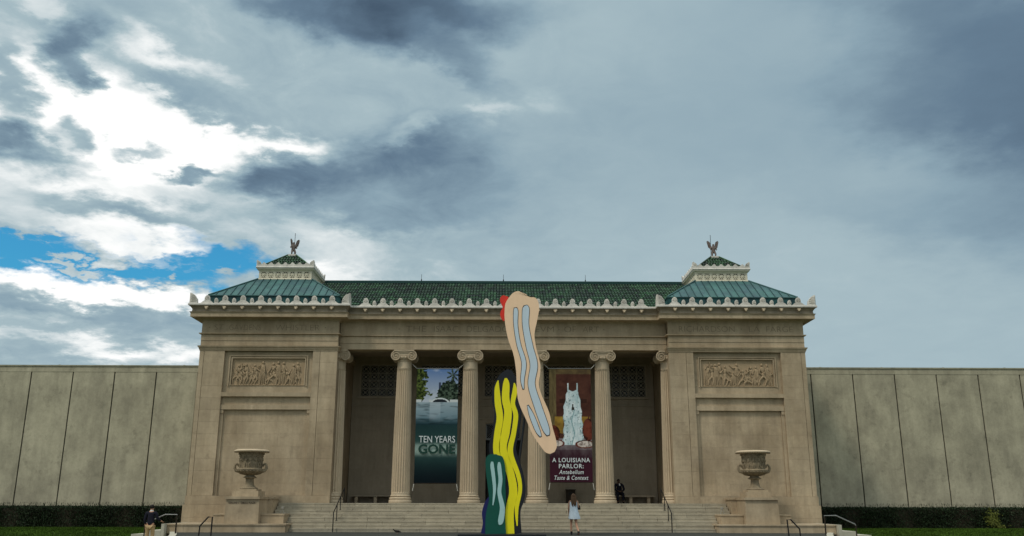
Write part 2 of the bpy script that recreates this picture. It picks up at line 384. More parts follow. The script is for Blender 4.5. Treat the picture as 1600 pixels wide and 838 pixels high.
def sweep(path, prof):
    """profile [(offset outward, z)] swept along a plan path with mitred corners; outward is to the right of travel"""
    mb = MB(); P = [Vector(p) for p in path]; n = len(P); vs = []
    for i, p in enumerate(P):
        d0 = (P[i] - P[i - 1]).normalized() if i else (P[1] - P[0]).normalized(); d1 = (P[i + 1] - P[i]).normalized() if i < n - 1 else d0
        n0 = Vector((d0.y, -d0.x)); n1 = Vector((d1.y, -d1.x)); mt = (n0 + n1); mt = mt / max(.2, mt.dot(n0))
        for o, z in prof: q = p + mt * o; vs.append((q.x, q.y, z))
    k = len(prof)
    fs = [(i * k + j, i * k + (j + 1) % k, (i + 1) * k + (j + 1) % k, (i + 1) * k + j) for i in range(n - 1) for j in range(k)]
    fs += [tuple(range(k)), tuple((n - 1) * k + j for j in range(k))[::-1]]
    return mb.add(vs, fs)
def text_mesh(txt, size, mat, w=None, extrude=.004, shear=0, bold=0, name='lettering', spacing=1.0):
    c = bpy.data.curves.new('t', 'FONT'); c.body = txt; c.size = size; c.extrude = extrude; c.align_x = 'CENTER'; c.shear = shear; c.offset = bold; c.space_character = spacing; c.resolution_u = 3
    o = bpy.data.objects.new('t', c); COL.objects.link(o); dg = bpy.context.evaluated_depsgraph_get()
    me = bpy.data.meshes.new_from_object(o.evaluated_get(dg)); bpy.data.objects.remove(o); me.name = name
    xs = [v.co.x for v in me.vertices]; sx = (w / (max(xs) - min(xs))) if w else 1; cx = (max(xs) + min(xs)) / 2
    for v in me.vertices: v.co = Vector(((v.co.x - cx) * sx, -v.co.z, v.co.y))
    me.materials.clear(); me.materials.append(mat); me.update(); return me
SERIF = {'A': 'L', 'O': ''}

# ================================================================== SETTING
def ground_z(x, y):
    t = min(1, max(0, (y + 7) / 8.0)); t = t * t * (3 - 2 * t)
    return -.60 + .60 * t
def height_sheet(name, x0, x1, y0, y1, nx, ny, dz, mat):
    xs = np.linspace(x0, x1, nx); ys = np.linspace(y0, y1, ny)
    vs = [(x, y, ground_z(x, y) + dz) for y in ys for x in xs]
    fs = [(j * nx + i, j * nx + i + 1, (j + 1) * nx + i + 1, (j + 1) * nx + i) for j in range(ny - 1) for i in range(nx - 1)]
    return MB().add(vs, fs).build(name, mat, smooth=True, fix=False)
vs = []; ys = [-2500, -200, -60] + list(np.linspace(-10, 4, 40)) + [60, 2500]
for y in ys:
    for x in (-2500, 2500): vs.append((x, y, ground_z(x, y)))
g = MB().add(vs, [(2 * j, 2 * j + 1, 2 * j + 3, 2 * j + 2) for j in range(len(ys) - 1)]).build('ground', M['grass'], fix=False); struct(g)
# plaza: asphalt with flared rounded ends, pale kerb, raised above the lower path
def plaza_edge(s, off=0.0):
    pts = []
    for t in np.linspace(0, 1, 14):
        y = -3.2 - 11 * t; x = 13.9 + .9 * (1 - t) ** 2 - 2.6 * t; pts.append((s * (x + off), y))
    return pts
L_ = plaza_edge(-1); R_ = plaza_edge(1)
vs = []; 
for (a, b), (c, d) in zip(L_, R_): vs += [(a, b, .0), (c, d, .0), (a, b, -.62), (c, d, -.62)]
n = len(L_); fs = []
for i in range(n - 1):
    k = 4 * i; fs += [(k, k + 1, k + 5, k + 4), (k, k + 4, k + 6, k + 2), (k + 1, k + 3, k + 7, k + 5)]
fs += [(4 * n - 4, 4 * n - 3, 4 * n - 1, 4 * n - 2)]
vs += [(-14.8, 6, 0), (14.8, 6, 0)]; fs += [(0, len(vs) - 2, len(vs) - 1, 1)]
struct(MB().add(vs, fs).build('plaza', M['asphalt'], fix=False))
for s in (-1, 1):
    a = plaza_edge(s, .004); b = plaza_edge(s, .28); mb = MB(); vs = []
    for p, q in zip(a, b): vs += [(p[0], p[1], -.6), (p[0], p[1], .03), (q[0], q[1], .03), (q[0], q[1], -.6)]
    fs = [(4 * i + j, 4 * i + (j + 1) % 4, 4 * i + 4 + (j + 1) % 4, 4 * i + 4 + j) for i in range(len(a) - 1) for j in range(4)] + [(0, 1, 2, 3)]
    struct(mb.add(vs, fs).build('kerb', M['path']))
    a = plaza_edge(s, .285); mb = MB(); vs = []
    for p in a: vs += [(p[0], p[1], -.555), (p[0] + s * 1.5, p[1], -.555)]
    struct(mb.add(vs, [(2 * i, 2 * i + 1, 2 * i + 3, 2 * i + 2) for i in range(len(a) - 1)]).build('path', M['path'], fix=False))
# lawn blades on both sides
def lawn(x0, x1, n):
    x = rng.uniform(x0, x1, n); y = -6 + 9.6 * rng.uniform(0, 1, n) ** 1.0; h = rng.uniform(.03, .075, n); a = rng.uniform(0, 6.28, n); w = .012 + .014 * rng.random(n)
    z = np.array([ground_z(0, t) for t in y]); lx = rng.normal(0, .025, n); ly = rng.normal(0, .025, n)
    v = np.empty((n, 3, 3)); v[:, 0] = np.c_[x - w * np.cos(a), y - w * np.sin(a), z]; v[:, 1] = np.c_[x + w * np.cos(a), y + w * np.sin(a), z]; v[:, 2] = np.c_[x + lx, y + ly, z + h]
    me = bpy.data.meshes.new('lawn'); me.from_pydata(v.reshape(-1, 3).tolist(), [], np.arange(3 * n).reshape(-1, 3).tolist()); me.materials.append(M['blade'])
    o = bpy.data.objects.new('lawn', me); link(o); struct(o, 'stuff'); o['label'] = 'short green mown grass in front of the clipped hedge'
lawn(-30, -15.9, 60000); lawn(16.0, 32, 60000)

# ================================================================== MUSEUM (central block with two pavilions)
FL = 1.28; SO = 8.91
XO, XI = 15.39, 8.42; PY = -.5
museum = thing('museum_building', 'neoclassical limestone museum with ionic portico, relief panels and green tiled roofs', 'museum', (0, 0, 0))
mb = MB()
for s in (-1, 1):
    a, b = sorted((s * (XO - .03), s * (XI + .03)))
    mb.box(a, b, PY + .26, 6.2, 0, 10.6)
mb.box(-XO + .2, XO - .2, 6.21, 26, 0, 10.55)
mb.build('wall', M['stone'], museum)
for s in (-1, 1):
    def sx(a, b): return sorted((s * a, s * b))
    def rng_x(a, b, *k, **kw):
        p, q = sx(a, b); ashlar(museum, p, q, *k, **kw)
    def bx(a, b, y0, y1, z0, z1, name='moulding', mat=None):
        p, q = sx(a, b); return block(name, museum, p, q, y0, y1, z0, z1, mat or M['stone'])
    rng_x(XI - .0, XO + .11, .0, 1.20, PY - .10, 2, 1.25, thick=.25)
    rng_x(XI - .0, XO + .04, 1.202, 1.62, PY - .05, 1, 1.25, thick=.2)
    rng_x(15.17, XO, 1.622, 8.74, PY, 12, 2, thick=.26); rng_x(14.13, 15.155, 1.622, 8.74, PY, 12, 2, thick=.26)
    rng_x(XI, 9.29, 1.622, 8.74, PY, 12, 2, thick=.26); rng_x(9.305, 9.66, 1.622, 8.74, PY, 12, 2, thick=.26)
    rng_x(9.82, 13.97, 1.622, 5.785, PY + .20, 7, 1.38, thick=.06)
    for a in (9.665, 13.975):
        bx(a, a + .15, PY + .12, PY + .25, 1.622, 5.60, 'panel_strip'); bx(a - .002, a + .152, PY + .08, PY + .25, 5.603, 5.78, 'panel_strip')
    rng_x(9.662, 14.128, 5.786, 6.02, PY + .06, 1, 2.23, thick=.2)
    rng_x(9.662, 14.128, 6.022, 6.43, PY + .16, 1, 1.5, thick=.1)
    bx(9.662, 14.128, PY + .0, PY + .25, 6.432, 6.635)
    # upper field with sunk frame for the relief
    cx = s * 11.9; hw = 1.86
    bx(9.662, 14.128, PY + .17, PY + .255, 6.637, 7.01, 'frieze_field'); bx(9.662, 14.128, PY + .17, PY + .255, 8.36, 8.74, 'frieze_field')
    bx(9.662, 11.9 - hw, PY + .17, PY + .255, 7.012, 8.358, 'frieze_field'); bx(11.9 + hw, 14.128, PY + .17, PY + .255, 7.012, 8.358, 'frieze_field')
    for k, (d, t) in enumerate(((.0, .055), (.10, .05))):
        a, b = 11.9 - hw - .03 - d, 11.9 + hw + .03 + d; zt = 8.37 + d
        bx(a, b, PY + .125 - .02 * k, PY + .169, zt, zt + t); bx(a, a + t, PY + .125 - .02 * k, PY + .169, 7.0 - d * .3, zt - .003); bx(b - t, b, PY + .125 - .02 * k, PY + .169, 7.0 - d * .3, zt - .003)
    # carved procession
    rm = MB(); rr = random.Random(5 + s); nf = 13
    xs_ = [cx - hw + .16 + (2 * hw - .34) * (i + rr.uniform(.2, .8)) / nf for i in range(nf)]
    for i, fx in enumerate(xs_):
        yb = PY + .235 - .012 * (i % 3); sc = rr.uniform(.82, 1.0) if rr.random() < .8 else rr.uniform(.55, .7); H = 1.17 * sc; lean = rr.uniform(-.13, .13); hz = 7.05 + H - .06
        rm.ball((fx + lean, yb - .03, hz), (.062 * sc, .045, .078), 8, 5); rm.ball((fx + lean * .7, yb - .012, hz - .24 * sc), (.115 * sc, .05, .17 * sc), 8, 6); rm.ball((fx, yb - .01, hz - .5 * sc), (.10 * sc, .045, .20 * sc), 8, 6)
        robe = rr.random() < .5
        if robe:
            for q in range(5): a = (q - 2) / 2; rm.tube([(fx + lean * .6 + a * .07, yb - .04, hz - .3 * sc), (fx + a * .13, yb - .045, hz - .65 * sc), (fx + a * .17 + rr.uniform(-.03, .05), yb - .025, 7.06)], [.022, .03, .024], 5)
        for q in (-1, 1):
            st = q * rr.uniform(.03, .22)
            if not robe: rm.tube([(fx, yb - .01, hz - .58 * sc), (fx + st, yb - .035, hz - .80 * sc), (fx + st + rr.uniform(-.14, .08), yb - .02, 7.06)], [.06, .045, .028], 6)
            rm.ball((fx + st + .02, yb - .02, 7.045), (.06, .03, .025), 6, 4)
            ex = fx + lean + q * rr.uniform(.08, .26); ez = hz - rr.uniform(.15, .5) * sc; hx_ = min(cx + hw - .05, max(cx - hw + .05, ex + rr.uniform(-.22, .22))); hz_ = min(8.28, ez + rr.uniform(-.22, .38))
            rm.tube([(fx + lean * .8 + q * .08, yb - .03, hz - .15 * sc), (ex, yb - .05, ez), (hx_, yb - .035, hz_)], [.036, .032, .022], 5)
        if rr.random() < .5: x_ = fx + rr.uniform(-.2, .2); rm.tube([(x_ - .16, yb - .02, hz - rr.uniform(.1, .3)), (x_, yb - .045, hz - .45), (x_ + .12, yb - .02, hz - rr.uniform(.4, .7))], [.018, .04, .018], 5)
        if rr.random() < .3: rm.ball((fx + rr.uniform(-.15, .15), yb - .025, 7.25 + rr.uniform(0, .4)), (.12, .04, .09), 8, 5)
    rm.box(cx - hw, cx + hw, PY + .225, PY + .258, 7.012, 8.358); rm.box(cx - hw, cx + hw, PY + .14, PY + .23, 7.0, 7.03)
    o = rm.build('relief_panel', M['relief'], museum, smooth=True); o['label'] = 'carved relief of a procession of figures'
    # architrave, frieze
    rng_x(XI, XO, SO + .08, 9.25, PY + .0, 1, 2.35, thick=.26); rng_x(XI, XO, 9.252, 9.56, PY - .018, 1, 2.35, thick=.28)
    rng_x(XI, XO, 9.645, 10.40, PY + .0, 1, 2.35, thick=.26)
# pavilion-wide mouldings
for s in (-1, 1):
    path = [(-XO, 6), (-XO, PY), (-XI, PY), (-XI, 4.5)]
    if s > 0: path = [(XI, 4.5), (XI, PY), (XO, PY), (XO, 6)]
    sweep(path, [(-.1, 8.742), (.02, 8.742), (.03, 8.80), (.05, 8.82), (.06, 8.88), (.10, 8.92), (.115, 8.985), (-.1, 8.985)]).build('capital_moulding', M['stone'], museum)
full = [(-XO, 8), (-XO, PY), (-XI, PY), (-XI, 0), (XI, 0), (XI, PY), (XO, PY), (XO, 8)]
sweep(full, [(-.1, 9.563), (.012, 9.563), (.03, 9.575), (.10, 9.595), (.10, 9.643), (-.1, 9.643)]).build('architrave_moulding', M['stone'], museum)
sweep(full, [(-.3, 10.30), (.015, 10.29), (.05, 10.335), (.10, 10.37), (.16, 10.385), (.485, 10.40), (.485, 10.56), (.50, 10.60), (.54, 10.655), (-.3, 10.655)]).build('cornice', M['stone'], museum)
sweep(full, [(-.3, 10.657), (.47, 10.657), (.44, 10.70), (.43, 10.80), (.50, 10.90), (.58, 10.955), (.60, 10.968), (-.3, 10.968)]).build('gutter_course', M['gutter'], museum)
sweep(full, [(.38, 10.97), (.605, 10.97), (.615, 11.02), (.60, 11.075), (.38, 11.075)]).build('cresting_base', M['terra'], museum)
# central entablature
ashlar(museum, -XI, XI, SO, 9.22, .0, 1, 3.41, thick=.45); ashlar(museum, -XI, XI, 9.222, 9.56, -.02, 1, 3.41, thick=.45); ashlar(museum, -XI, XI, 9.645, 10.40, .0, 1, 2.8, thick=.2)
MB().box(-XI, XI, .08, .9, 9.2, 10.6).box(-XI, XI, .47, .95, SO, 9.19).build('entablature_backing', M['porch'], museum)
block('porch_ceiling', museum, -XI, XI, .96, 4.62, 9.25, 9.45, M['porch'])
# cresting: antefixes, lion heads
def antefix_mesh(w, h, sh, name):
    mb = MB(); pts = []
    if sh: pts += [(-sh, 0), (-sh, .025), (-sh * .82, .055), (-sh * .62, .12), (-w * 1.05, .16)]
    else: pts += [(-w * .95, 0), (-w * .95, .05)]
    base = .16 if sh else .05
    for k in range(9):
        t = math.pi * (1 - k / 8); pts.append((w * 1.12 * math.cos(t) * (1 if k in (0, 8) else .98 + .05 * (k % 2)), base + .03 + (h - base - .03) * math.sin(t) ** .8))
    pts += [(-x, z) for x, z in reversed(pts[:5 if sh else 2])]
    mb.prism(pts, -.05, .05)
    for k in range(1, 6):                                        # raised palmette lobes
        t = math.pi * k / 6; mb.tube([(0, -.05, base + .02), (w * .8 * math.cos(t), -.06, base + (h - base) * .8 * math.sin(t))], [.008, .024], 4)
    return mb.mesh(name, M['terra'])
TALL = antefix_mesh(.122, .43, .33, 'antefix'); SMALL = antefix_mesh(.082, .29, 0, 'antefix')
lb = MB(); lb.box(-.09, .09, -.10, .1, -.0, .075); lb.ball((0, -.07, -.03), (.065, .07, .08), 8, 6); lb.ball((0, -.13, -.06), (.035, .04, .035), 6, 4); lb.ball((-.07, -.08, .05), .03, 5, 4); lb.ball((.07, -.08, .05), .03, 5, 4)
LION = lb.mesh('lion_head', [M['column']], True)
def acroterion_mesh():
    mb = MB(); pts = [(0, 0), (.36, 0), (.36, .10), (.34, .24), (.28, .36), (.20, .45), (.11, .51), (.04, .50), (0, .56)]
    mb.prism(pts, -.05, .05)
    for k in range(6):
        t = R(12 + 15 * k); mb.tube([(.05, -.05, .08), (.05 + .30 * math.cos(t) * .95, -.06, .08 + .40 * math.sin(t))], [.008, .024], 4)
    return mb.mesh('acroterion', M['terra'])
ACRO = acroterion_mesh()
CZ = 11.07; CO = .50
def crest_run(xs, ye, z=CZ):
    for i, x in enumerate(xs):
        put('antefix', TALL, museum, (x, ye, z)); put('lion_head', LION, museum, (x, ye + CO - .42 - .06, 10.85))
        if i < len(xs) - 1: put('antefix', SMALL, museum, ((x + xs[i + 1]) / 2, ye, z))
crest_run([-7.1 + 14.2 * i / 16 for i in range(17)], -CO)
for s in (-1, 1):
    c = s * 11.905; xs = [c + (i - 3.5) * .905 for i in range(8)]
    crest_run(xs, PY - CO)
    o1 = put('acroterion', ACRO, museum, (s * 11.905 - 4.03, PY - CO, CZ)); o2 = put('acroterion', ACRO, museum, (s * 11.905 + 4.03, PY - CO, CZ)); o2.scale = (-1, 1, 1)
    for k, xx in ((-1, s * 11.905 - 4.03), (1, s * 11.905 + 4.03)):
        o = put('acroterion', ACRO, museum, (xx, PY - CO + .02, CZ), (0, 0, R(90))); o.scale = (1, k * -1, 1)
    for k in range(7):                                           # side returns
        yy = PY - CO + .75 + .905 * k
        put('antefix', TALL, museum, (s * (XO + CO), yy, CZ), (0, 0, R(-90 * s * -1)))
        if k < 6: put('antefix', SMALL, museum, (s * (XO + CO), yy + .45, CZ), (0, 0, R(90 * s)))
# ---- main tiled roof
RY, RZ, EY, EZ = 4.5, 13.52, -.05, 11.02
def tiles(name, faces, parent, tw=.160, tl=.33):
    """faces: (origin, eave direction, up-slope direction, width at v -> (u0,u1), slope length)"""
    vs, fs = [], []
    for o, ud, vd, wf, ln in faces:
        o, ud, vd = Vector(o), Vector(ud).normalized(), Vector(vd).normalized(); nd = ud.cross(vd).normalized()
        if nd.z < 0: nd = -nd
        rows = int(ln / tl)
        for r in range(rows):
            v0 = r * tl; u0, u1 = wf(v0 + tl / 2); nu = int((u1 - u0) / tw)
            if nu < 1: continue
            off = (u0 + u1) / 2 - nu * tw / 2
            for c in range(nu):
                uc = off + (c + .5) * tw + rng.normal(0, .002); jt = rng.normal(0, .006); k = len(vs); rr = tw * .47
                for (vv, lift) in ((v0 - .03 + jt, .045), (v0 + tl, .012)):
                    for a in (0, 45, 90, 135, 180):
                        p = o + ud * (uc - rr * math.cos(R(a))) + vd * vv + nd * (rr * .75 * math.sin(R(a)) + lift); vs.append(p)
                fs += [(k + j, k + j + 1, k + 6 + j, k + 5 + j) for j in range(4)] + [(k, k + 1, k + 2, k + 3, k + 4)]
    me = bpy.data.meshes.new(name); me.from_pydata([tuple(v) for v in vs], [], fs); me.materials.append(M['tile']); me.update()
    o = bpy.data.objects.new(name, me); link(o, parent, (0, 0, 0)); o['kind'] = 'stuff'; return o
sl = Vector((0, RY - EY, RZ - EZ)); SLN = sl.length
roof = MB()
hx = 10.35
roof.add([(-hx - 1, EY, EZ), (hx + 1, EY, EZ), (hx + 1, RY, RZ), (-hx - 1, RY, RZ), (-hx - 1, 2 * RY - EY, EZ), (hx + 1, 2 * RY - EY, EZ)], [(0, 1, 2, 3), (3, 2, 5, 4), (0, 3, 4), (1, 5, 2), (0, 4, 5, 1)])
roof.build('roof', M['ridge'], museum)
tiles('roof_tiles', [((0, EY, EZ), (1, 0, 0), sl, lambda v: (-hx, hx), SLN), ((0, 2 * RY - EY, EZ), (1, 0, 0), (0, -(RY - EY), RZ - EZ), lambda v: (-hx, hx), SLN)], museum)
rb = MB(); rb.box(-hx, hx, RY - .14, RY + .14, RZ - .02, RZ + .12).tube([(-hx, RY, RZ + .125), (hx, RY, RZ + .125)], .045, 8); rb.build('roof_ridge', M['ridge'], museum)
MB().box(-XO, XO, .2, 26, 10.97, 11.0).build('flat_roof', M['gutter'], museum)
for xx in (-4.75, -.02, 4.72):
    mb = MB().tube([(xx, RY, RZ + .16), (xx, RY, RZ + .26)], .03, 6).tube([(xx, RY, RZ + .2), (xx, RY, RZ + .55)], .011, 5)
    mb.build('lightning_rod', M['iron'], museum)
# ---- pavilion roofs
CXP, CYP, HE, HT, Z0, Z1 = 11.83, 2.82, 3.37, 1.44, 11.60, 12.95
for s in (-1, 1):
    cx = s * CXP
    mb = MB()
    for k in range(4):
        m = Matrix.Translation((cx, CYP, 0)) @ Matrix.Rotation(R(90 * k), 4, 'Z')
        def T(p): return tuple(m @ Vector(p))
        mb.add([T((-HE, -HE, Z0 - .01)), T((HE, -HE, Z0 - .01)), T((HT, -HT, Z1 - .01)), T((-HT, -HT, Z1 - .01))], [(0, 1, 2, 3)])
        mb.add([T((-HE, -HE + .02, 10.98)), T((HE, -HE + .02, 10.98)), T((HE, -HE + .02, Z0)), T((-HE, -HE + .02, Z0))], [(0, 1, 2, 3)])
    mb.build('roof', M['fascia_green'], museum)
    for k in range(4):
        m = Matrix.Translation((cx, CYP, 0)) @ Matrix.Rotation(R(90 * k), 4, 'Z'); q = m.inverted()
        np_ = 18; w = 2 * HE / np_; run = HE - HT
        def pt(u, v, up=0.0):                                     # u along the eave, v 0..1 up-slope
            return m @ Vector((u, -HE + run * v - up * .57, Z0 + (Z1 - Z0) * v + up * .82))
        for i in range(np_):
            a, b = -HE + i * w, -HE + (i + 1) * w
            va = min(1, max(0, (HE - abs(a)) / run)); vb = min(1, max(0, (HE - abs(b)) / run))
            if va + vb <= .02: continue
            pm = MB(); pl = [pt(a + .003, 0, .004), pt(b - .003, 0, .004), pt(b - .003, vb, .004), pt(a + .003, va, .004)]
            # insert hip corner where the cut bends
            pm.add(pl, [(0, 1, 2, 3)] if va > .01 and vb > .01 else ([(0, 1, 2)] if va <= .01 else [(0, 1, 3)]))
            if va > .01 and i:
                A, Bp, C, D = pt(a - .014, 0, .0), pt(a + .014, 0, .0), pt(a + .014, va, 0), pt(a - .014, va, 0)
                E_, F_, G_, H_ = pt(a - .014, 0, .045), pt(a + .014, 0, .045), pt(a + .014, va, .045), pt(a - .014, va, .045)
                pm.add([A, Bp, C, D, E_, F_, G_, H_], [(4, 5, 6, 7), (0, 1, 5, 4), (1, 2, 6, 5), (3, 0, 4, 7)], 1)
            pm.build('roof_panel', [M['roofmetal'], M['seam']], museum)
        hb = MB(); hb.tube([pt(-HE, 0, .03), pt(-HT, 1, .03)], .04, 6); hb.tube([pt(-HE, 0, .0), pt(HE, 0, .0)], .035, 6); hb.build('roof_hip', M['seam' if 0 else 'roofmetal'], museum)
    # cupola
    body = MB(); hb_ = 1.42
    body.box(cx - hb_ + .07, cx + hb_ - .07, CYP - hb_ + .07, CYP + hb_ - .07, 12.9, 13.6)
    body.build('lantern_core', M['void'], museum)
    fr = MB(); sq = [(cx - hb_, CYP + hb_), (cx - hb_, CYP - hb_), (cx + hb_, CYP - hb_), (cx + hb_, CYP + hb_), (cx - hb_, CYP + hb_)]
    def sqsweep(h, prof):
        c_ = [(cx - h, CYP - h), (cx + h, CYP - h), (cx + h, CYP + h), (cx - h, CYP + h)]; b_ = MB(); vs = []
        for i, p in enumerate(c_):
            dx, dy = (1 if p[0] > cx else -1), (1 if p[1] > CYP else -1)
            for o_, z_ in prof: vs.append((p[0] + dx * o_, p[1] + dy * o_, z_))
        kk = len(prof); b_.add(vs, [(i * kk + j, i * kk + (j + 1) % kk, ((i + 1) % 4) * kk + (j + 1) % kk, ((i + 1) % 4) * kk + j) for i in range(4) for j in range(kk)]); return b_
    sqsweep(hb_, [(-.1, 12.88), (.03, 12.88), (.03, 12.99), (0, 13.02), (-.1, 13.02)]).build('lantern_base', M['lattice'], museum)
    sqsweep(hb_, [(-.1, 13.40), (.01, 13.40), (.02, 13.44), (.10, 13.49), (.12, 13.53), (.12, 13.56), (-.1, 13.56)]).build('lantern_cornice', M['lattice'], museum)
    sqsweep(hb_, [(-.02, 13.562), (.14, 13.562), (.16, 13.60), (.13, 13.64), (.13, 13.72), (-.02, 13.72)]).build('cresting_base', M['terra'], museum)
    if s < 0:
        cw = 2 * hb_ / 7.35
        cm = MB(); h2 = .19
        cm.box(-cw / 2, -cw / 2 + .055, -.03, .03, -h2, h2); cm.box(cw / 2 - .055, cw / 2, -.03, .03, -h2, h2); cm.box(-cw / 2 + .055, cw / 2 - .055, -.03, .03, h2 - .03, h2); cm.box(-cw / 2 + .055, cw / 2 - .055, -.03, .03, -h2, -h2 + .03)
        for a in range(0, 180, 45):
            c_, s_ = math.cos(R(a)), math.sin(R(a)); t = .027; L1 = .135 if a % 90 == 0 else .185
            cm.prism([(-L1 * c_ + t * s_, -L1 * s_ - t * c_), (L1 * c_ + t * s_, L1 * s_ - t * c_), (L1 * c_ - t * s_, L1 * s_ + t * c_), (-L1 * c_ - t * s_, -L1 * s_ + t * c_)], -.022 - a * .00004, .02)
        cm.lathe([(.06, -.03), (.06, .03)], 8); 
        CELL = cm.mesh('lattice_cell', M['lattice']); CW = cw
        sc = MB(); sc.prism([(-.2, 0), (-.2, .03), (-.15, .05), (-.11, .06), (-.06, .13), (0, .165), (.06, .13), (.11, .06), (.15, .05), (.2, .03), (.2, 0)], -.03, .03); SCAL = sc.mesh('antefix', M['terra'])
    for k in range(4):
        m = Matrix.Translation((cx, CYP, 0)) @ Matrix.Rotation(R(90 * k), 4, 'Z')
        for i in range(7): put('lattice_cell', CELL, museum, m @ Vector(((i - 3) * CW, -hb_ + .031, 13.21)), (0, 0, R(90 * k)))
        for i in range(7): put('antefix', SCAL, museum, m @ Vector(((i - 3) * .385, -hb_ - .09, 13.72)), (0, 0, R(90 * k)))
        o = put('acroterion', ACRO, museum, m @ Vector((-hb_ - .13, -hb_ - .09, 13.72)), (0, 0, R(90 * k))); o.scale = (.7, .7, .50)
        o = put('acroterion', ACRO, museum, m @ Vector((hb_ + .13, -hb_ - .09, 13.72)), (0, 0, R(90 * k))); o.scale = (-.7, .7, .50)
        ce = .03
        for e_ in (-1, 1): block('lantern_pier', museum, *(sorted((cx + e_ * (hb_ - .085), cx + e_ * hb_))), *(sorted((CYP + (1 if k > 1 else -1) * (hb_ - .085), CYP + (1 if k > 1 else -1) * hb_))), 13.021, 13.399, M['lattice']) if k in (0, 2) else None
    hp, ht, zt = 1.36, .22, 14.60; pr = MB()
    for k in range(4):
        m = Matrix.Translation((cx, CYP, 0)) @ Matrix.Rotation(R(90 * k), 4, 'Z')
        pr.add([tuple(m @ Vector(p)) for p in ((-hp, -hp, 13.62), (hp, -hp, 13.62), (ht, -ht, zt), (-ht, -ht, zt))], [(0, 1, 2, 3)])
    pr.build('roof', M['ridge'], museum)
    ff = []
    for k in range(4):
        rot = Matrix.Rotation(R(90 * k), 3, 'Z'); sln = math.hypot(hp - ht, zt - 13.62)
        ff.append((Vector((cx, CYP, 13.62)) + rot @ Vector((0, -hp, 0)), rot @ Vector((1, 0, 0)), rot @ Vector((0, hp - ht, zt - 13.62)), (lambda v, L=sln: (-(hp - (hp - ht) * v / L), hp - (hp - ht) * v / L)), sln))
    tiles('roof_tiles', ff, museum, .15, .24)
    hb = MB()
    for dx in (-1, 1):
        for dy in (-1, 1): hb.tube([(cx + dx * hp, CYP + dy * hp, 13.70), (cx + dx * ht, CYP + dy * ht, zt + .06)], .05, 6)
    hb.build('roof_hip', M['tile'], museum)
    MB().box(cx - .27, cx + .27, CYP - .27, CYP + .27, 14.6, 14.68).box(cx - .20, cx + .20, CYP - .20, CYP + .20, 14.68, 14.72).build('statue_base', M['terra'], museum)

# ---- porch floor, back wall, windows, door
fm = MB(); fm.box(-XI + .003, XI - .003, -.598, 4.5, .02, FL - .002); fm.build('porch_floor', M['floor'], museum)
for sgn in (-1, 1):
    for i in range(5):
        for j in range(3):
            a, b = sorted((sgn * (.005 + 1.68 * i), sgn * (1.68 * (i + 1) - .005)))
            block('paving_slab', museum, a, b, .35 + 1.38 * j, .35 + 1.38 * (j + 1) - .01, FL - .03, FL, M['floor'])
WINS = [(-6.78, 1.17), (-3.42, 1.17), (0.02, 1.06), (3.42, 1.17), (6.80, 1.17)]
WZ0, WZ1 = 7.035, 8.78; BY = 4.5
bw = MB(); DX = .955; DZ = 5.535
bw.box(-XI, -DX, BY, BY + .4, FL, WZ0).box(DX, XI, BY, BY + .4, FL, WZ0).box(-DX, DX, BY, BY + .4, DZ, WZ0).box(-XI, XI, BY, BY + .4, WZ1, 9.3)
edges = [-XI] + [v for c, h in WINS for v in (c - h, c + h)] + [XI]
for a, b in zip(edges[::2], edges[1::2]): bw.box(a, b, BY, BY + .4, WZ0, WZ1)
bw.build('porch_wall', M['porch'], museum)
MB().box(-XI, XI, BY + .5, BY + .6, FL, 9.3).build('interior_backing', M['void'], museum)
# mouldings and stone facing on the porch wall
for sgn in (-1, 1):
    p, q = sorted((sgn * 1.36, sgn * XI))
    block('moulding', museum, p, q, BY - .03, BY - .002, 5.83, 5.90, M['porch']); block('moulding', museum, p, q, BY - .05, BY - .002, 6.50, 6.57, M['porch'])
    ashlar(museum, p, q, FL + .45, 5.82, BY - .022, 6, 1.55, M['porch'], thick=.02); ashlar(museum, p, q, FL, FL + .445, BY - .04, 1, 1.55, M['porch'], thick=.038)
block('moulding', museum, -1.355, 1.355, BY - .05, BY - .002, 6.50, 6.57, M['porch'])
gc = MB(); c = .2235
gc.box(-c, c, -.03, .03, c - .022, c).box(-c, c, -.03, .03, -c, -c + .022).box(-c, -c + .022, -.028, .028, -c + .022, c - .022).box(c - .022, c, -.028, .028, -c + .022, c - .022)
rr_ = [(r_ * math.cos(2 * math.pi * k / 12), r_ * math.sin(2 * math.pi * k / 12)) for r_ in (.155, .185) for k in range(12)]
gc.add([(x, -.02, z) for x, z in rr_], [(k, (k + 1) % 12, 12 + (k + 1) % 12, 12 + k) for k in range(12)])
for a in (45, 135):
    c_, s_ = math.cos(R(a)), math.sin(R(a)); t = .014; L1 = .28
    gc.prism([(-L1 * c_ + t * s_, -L1 * s_ - t * c_), (L1 * c_ + t * s_, L1 * s_ - t * c_), (L1 * c_ - t * s_, L1 * s_ + t * c_), (-L1 * c_ - t * s_, -L1 * s_ + t * c_)], -.012 - a * .00002, .012)
gc.prism([(-.07, 0), (0, -.07), (.07, 0), (0, .07)], -.026, .02)
GCELL = gc.mesh('grille_cell', M['grille'])
